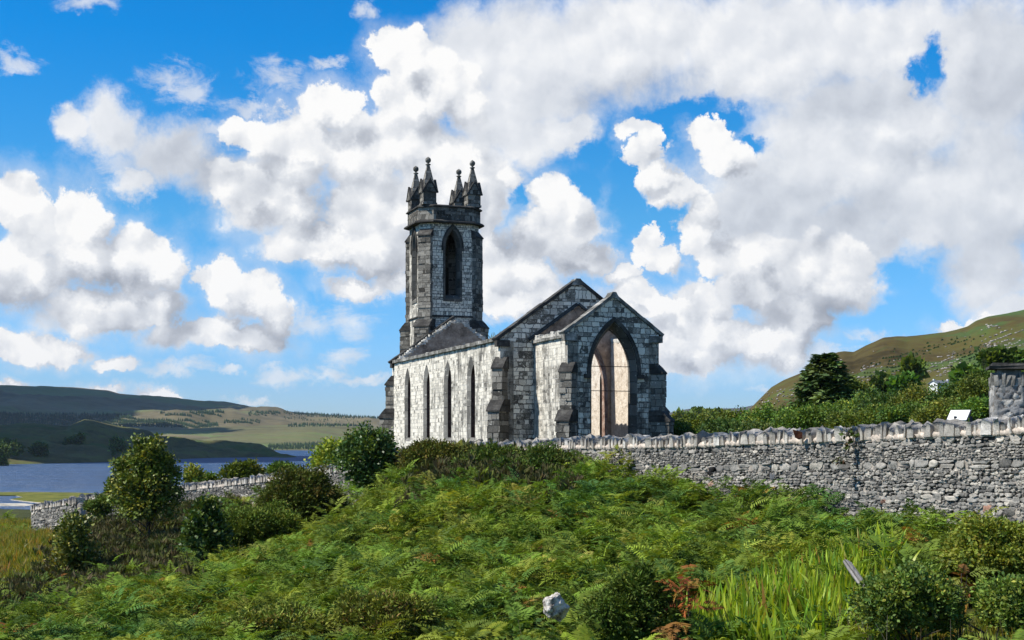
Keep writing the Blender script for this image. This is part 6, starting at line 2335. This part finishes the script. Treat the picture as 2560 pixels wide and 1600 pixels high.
# bracken and gorse scrub scattered over the right hill
SC = [(2300, 880, 150, 12, 120, -0.25), (2230, 925, 70, 14, 110, -0.2), (2430, 890, 60, 24, 130, -0.2), (2110, 965, 70, 14, 70, -0.3), (2160, 1000, 120, 14, 80, 0)]
V, Q, Cc = [], [], []
o_ = 0
pv, pf = sprig_proto(9, 88, 1.6, 0.30)
for (cx, cy_, rx, ry, cnt, sk) in SC:
    for _ in range(cnt):
        u = rr_.normal() * 0.5
        px = cx + u * rx
        py = cy_ + rr_.normal() * 0.5 * ry + sk * u * rx
        ci = int(np.clip(np.searchsorted(PX_[0], px), 1, PX_.shape[1] - 2))
        ri = int(np.argmin(np.where(T_[:, ci] <= 0.98, np.abs(PY_[:, ci] - py), 1e9)))
        if abs(PY_[ri, ci] - py) > 8:
            continue
        yy, zz = Y_[ri, ci], Z_[ri, ci]
        s = yy / F * rr_.uniform(3, 7)
        V.append(pv * s + np.array([(px - 1280) / F * yy, yy, zz - 0.1 * s]))
        Q.append(pf + o_)
        Cc.append(np.tile(pick(rr_, 1, [(3, (0.055, 0.10, 0.03)), (2, (0.08, 0.12, 0.03)), (1, (0.03, 0.055, 0.02))]), (len(pv), 1)))
        o_ += len(pv)
tag(mk('hillside_scrub', np.concatenate(V), np.concatenate(Q), M['leaf'], None, col=np.concatenate(Cc)), kind='stuff')


# ------------------------------------------------------------------ dead ferns and dry stalks among the green
def dead_fern(label, px, py, d, n, spread, seed, table):
    rr_ = np.random.default_rng(seed)
    x, y, z = P(px, py, d)
    zg = float(G(x, y))
    o = empty('dead_fern', (x, y, zg))
    tag(o, label, 'fern', 'rust brown ferns')
    a = rr_.uniform(0, 6.283, n)
    t = rr_.uniform(0, 1, n)
    pos = np.stack([np.cos(a) * spread * t, np.sin(a) * spread * t * 0.6, (z - zg) + rr_.uniform(-0.45, 0.12, n)], -1)
    dirs_ = np.stack([np.cos(a), np.sin(a) - 0.4, rr_.uniform(-0.7, 0.4, n)], -1)
    pv, pf = near_protos[0]
    v, q, c = stamp(pv, pf, pos, rot_from(dirs_, rr_.normal(size=n) * 0.5), rr_.uniform(0.35, 0.6, n), pick(rr_, n, table))
    mk('fronds', v, q, M['frond'], o, col=c)
    paths = [([(0, 0, -0.2), (p[0] * 0.5, p[1] * 0.5, p[2] * 0.6), tuple(p)], 0.010, 0.005) for p in pos[:6]]
    lv, lq = limb_arrays(rr_, paths)
    mk('stems', lv, lq, M['bark'], o)


dead_fern('rust brown dead fern standing right beside the dark heath bush', 1722, 1450, 21.2, 16, 0.20, 61, [(3, (0.30, 0.125, 0.03)), (2, (0.20, 0.08, 0.025)), (1, (0.36, 0.22, 0.05))])
dead_fern('low reddish brown fern under the dark heath bush near the bottom', 1690, 1560, 20.2, 8, 0.16, 62, [(3, (0.20, 0.085, 0.03)), (2, (0.26, 0.14, 0.04))])
dead_fern('orange tipped dying fern between the two right hand shrubs', 2400, 1440, 20.6, 14, 0.34, 63, [(2, (0.34, 0.20, 0.04)), (2, (0.22, 0.11, 0.035)), (1, (0.16, 0.19, 0.04))])

rr_ = np.random.default_rng(404)
V, Q, Cc = [], [], []
o_ = 0
for (cx, dx_, d0_, d1_, cnt) in ((2250, 160, 18.6, 20.2, 26), (1850, 60, 21.5, 23.5, 22), (1960, 240, 18.5, 20.5, 30), (1340, 120, 20, 23, 14), (2480, 90, 18.4, 19.6, 16), (900, 500, 24, 34, 30)):
    for _ in range(cnt):
        d = rr_.uniform(d0_, d1_)
        x, y = at_px(cx + rr_.uniform(-dx_, dx_), d)
        zg = float(G(x, y))
        h = rr_.uniform(0.6, 1.15)
        a, ln = rr_.uniform(0, 6.283), rr_.uniform(0.0, 0.4)
        p = [np.array([x + math.cos(a) * ln * t * t * h, y + math.sin(a) * ln * t * t * h, zg + h * t]) for t in (0, 0.35, 0.7, 1.0)]
        for k, q in enumerate(p):
            w_ = 0.006 * (1 - 0.6 * k / 3)
            for j in range(3):
                V.append(q + np.array([math.cos(j * 2.094), math.sin(j * 2.094), 0]) * w_)
        for k in range(3):
            for j in range(3):
                A, B = o_ + k * 3 + j, o_ + k * 3 + (j + 1) % 3
                Q.append([A, B, B + 3, A + 3])
        o_ += 12
        Cc.append(np.tile(pick(rr_, 1, [(2, (0.34, 0.28, 0.19)), (1, (0.22, 0.16, 0.10)), (1, (0.42, 0.38, 0.28))]), (12, 1)))
tag(mk('dry_grass', np.array(V), np.array(Q), M['blade'], None, col=np.concatenate(Cc)), kind='stuff')


# grass sprouting on the church wall head
rr_ = np.random.default_rng(515)
wp = CH.matrix_basis @ Vector((-NAVE_H + 0.35, NAVE_Y0 + 1.2, 5.62))
n = 34
v, q, c = stamp(*blade_proto(3, 0.4), np.stack([rr_.normal(size=n) * 0.22, rr_.normal(size=n) * 0.18, np.full(n, -0.05)], -1), upright(n, 0.35), rr_.uniform(0.3, 0.75, n), pick(rr_, n, [(2, (0.14, 0.20, 0.04)), (1, (0.24, 0.24, 0.07))]))
o = mk('grass_tuft', v, q, M['blade'], None, col=c)
o.location = wp
tag(o, 'green grass tuft growing on the nave wall head by the gable', 'plant')
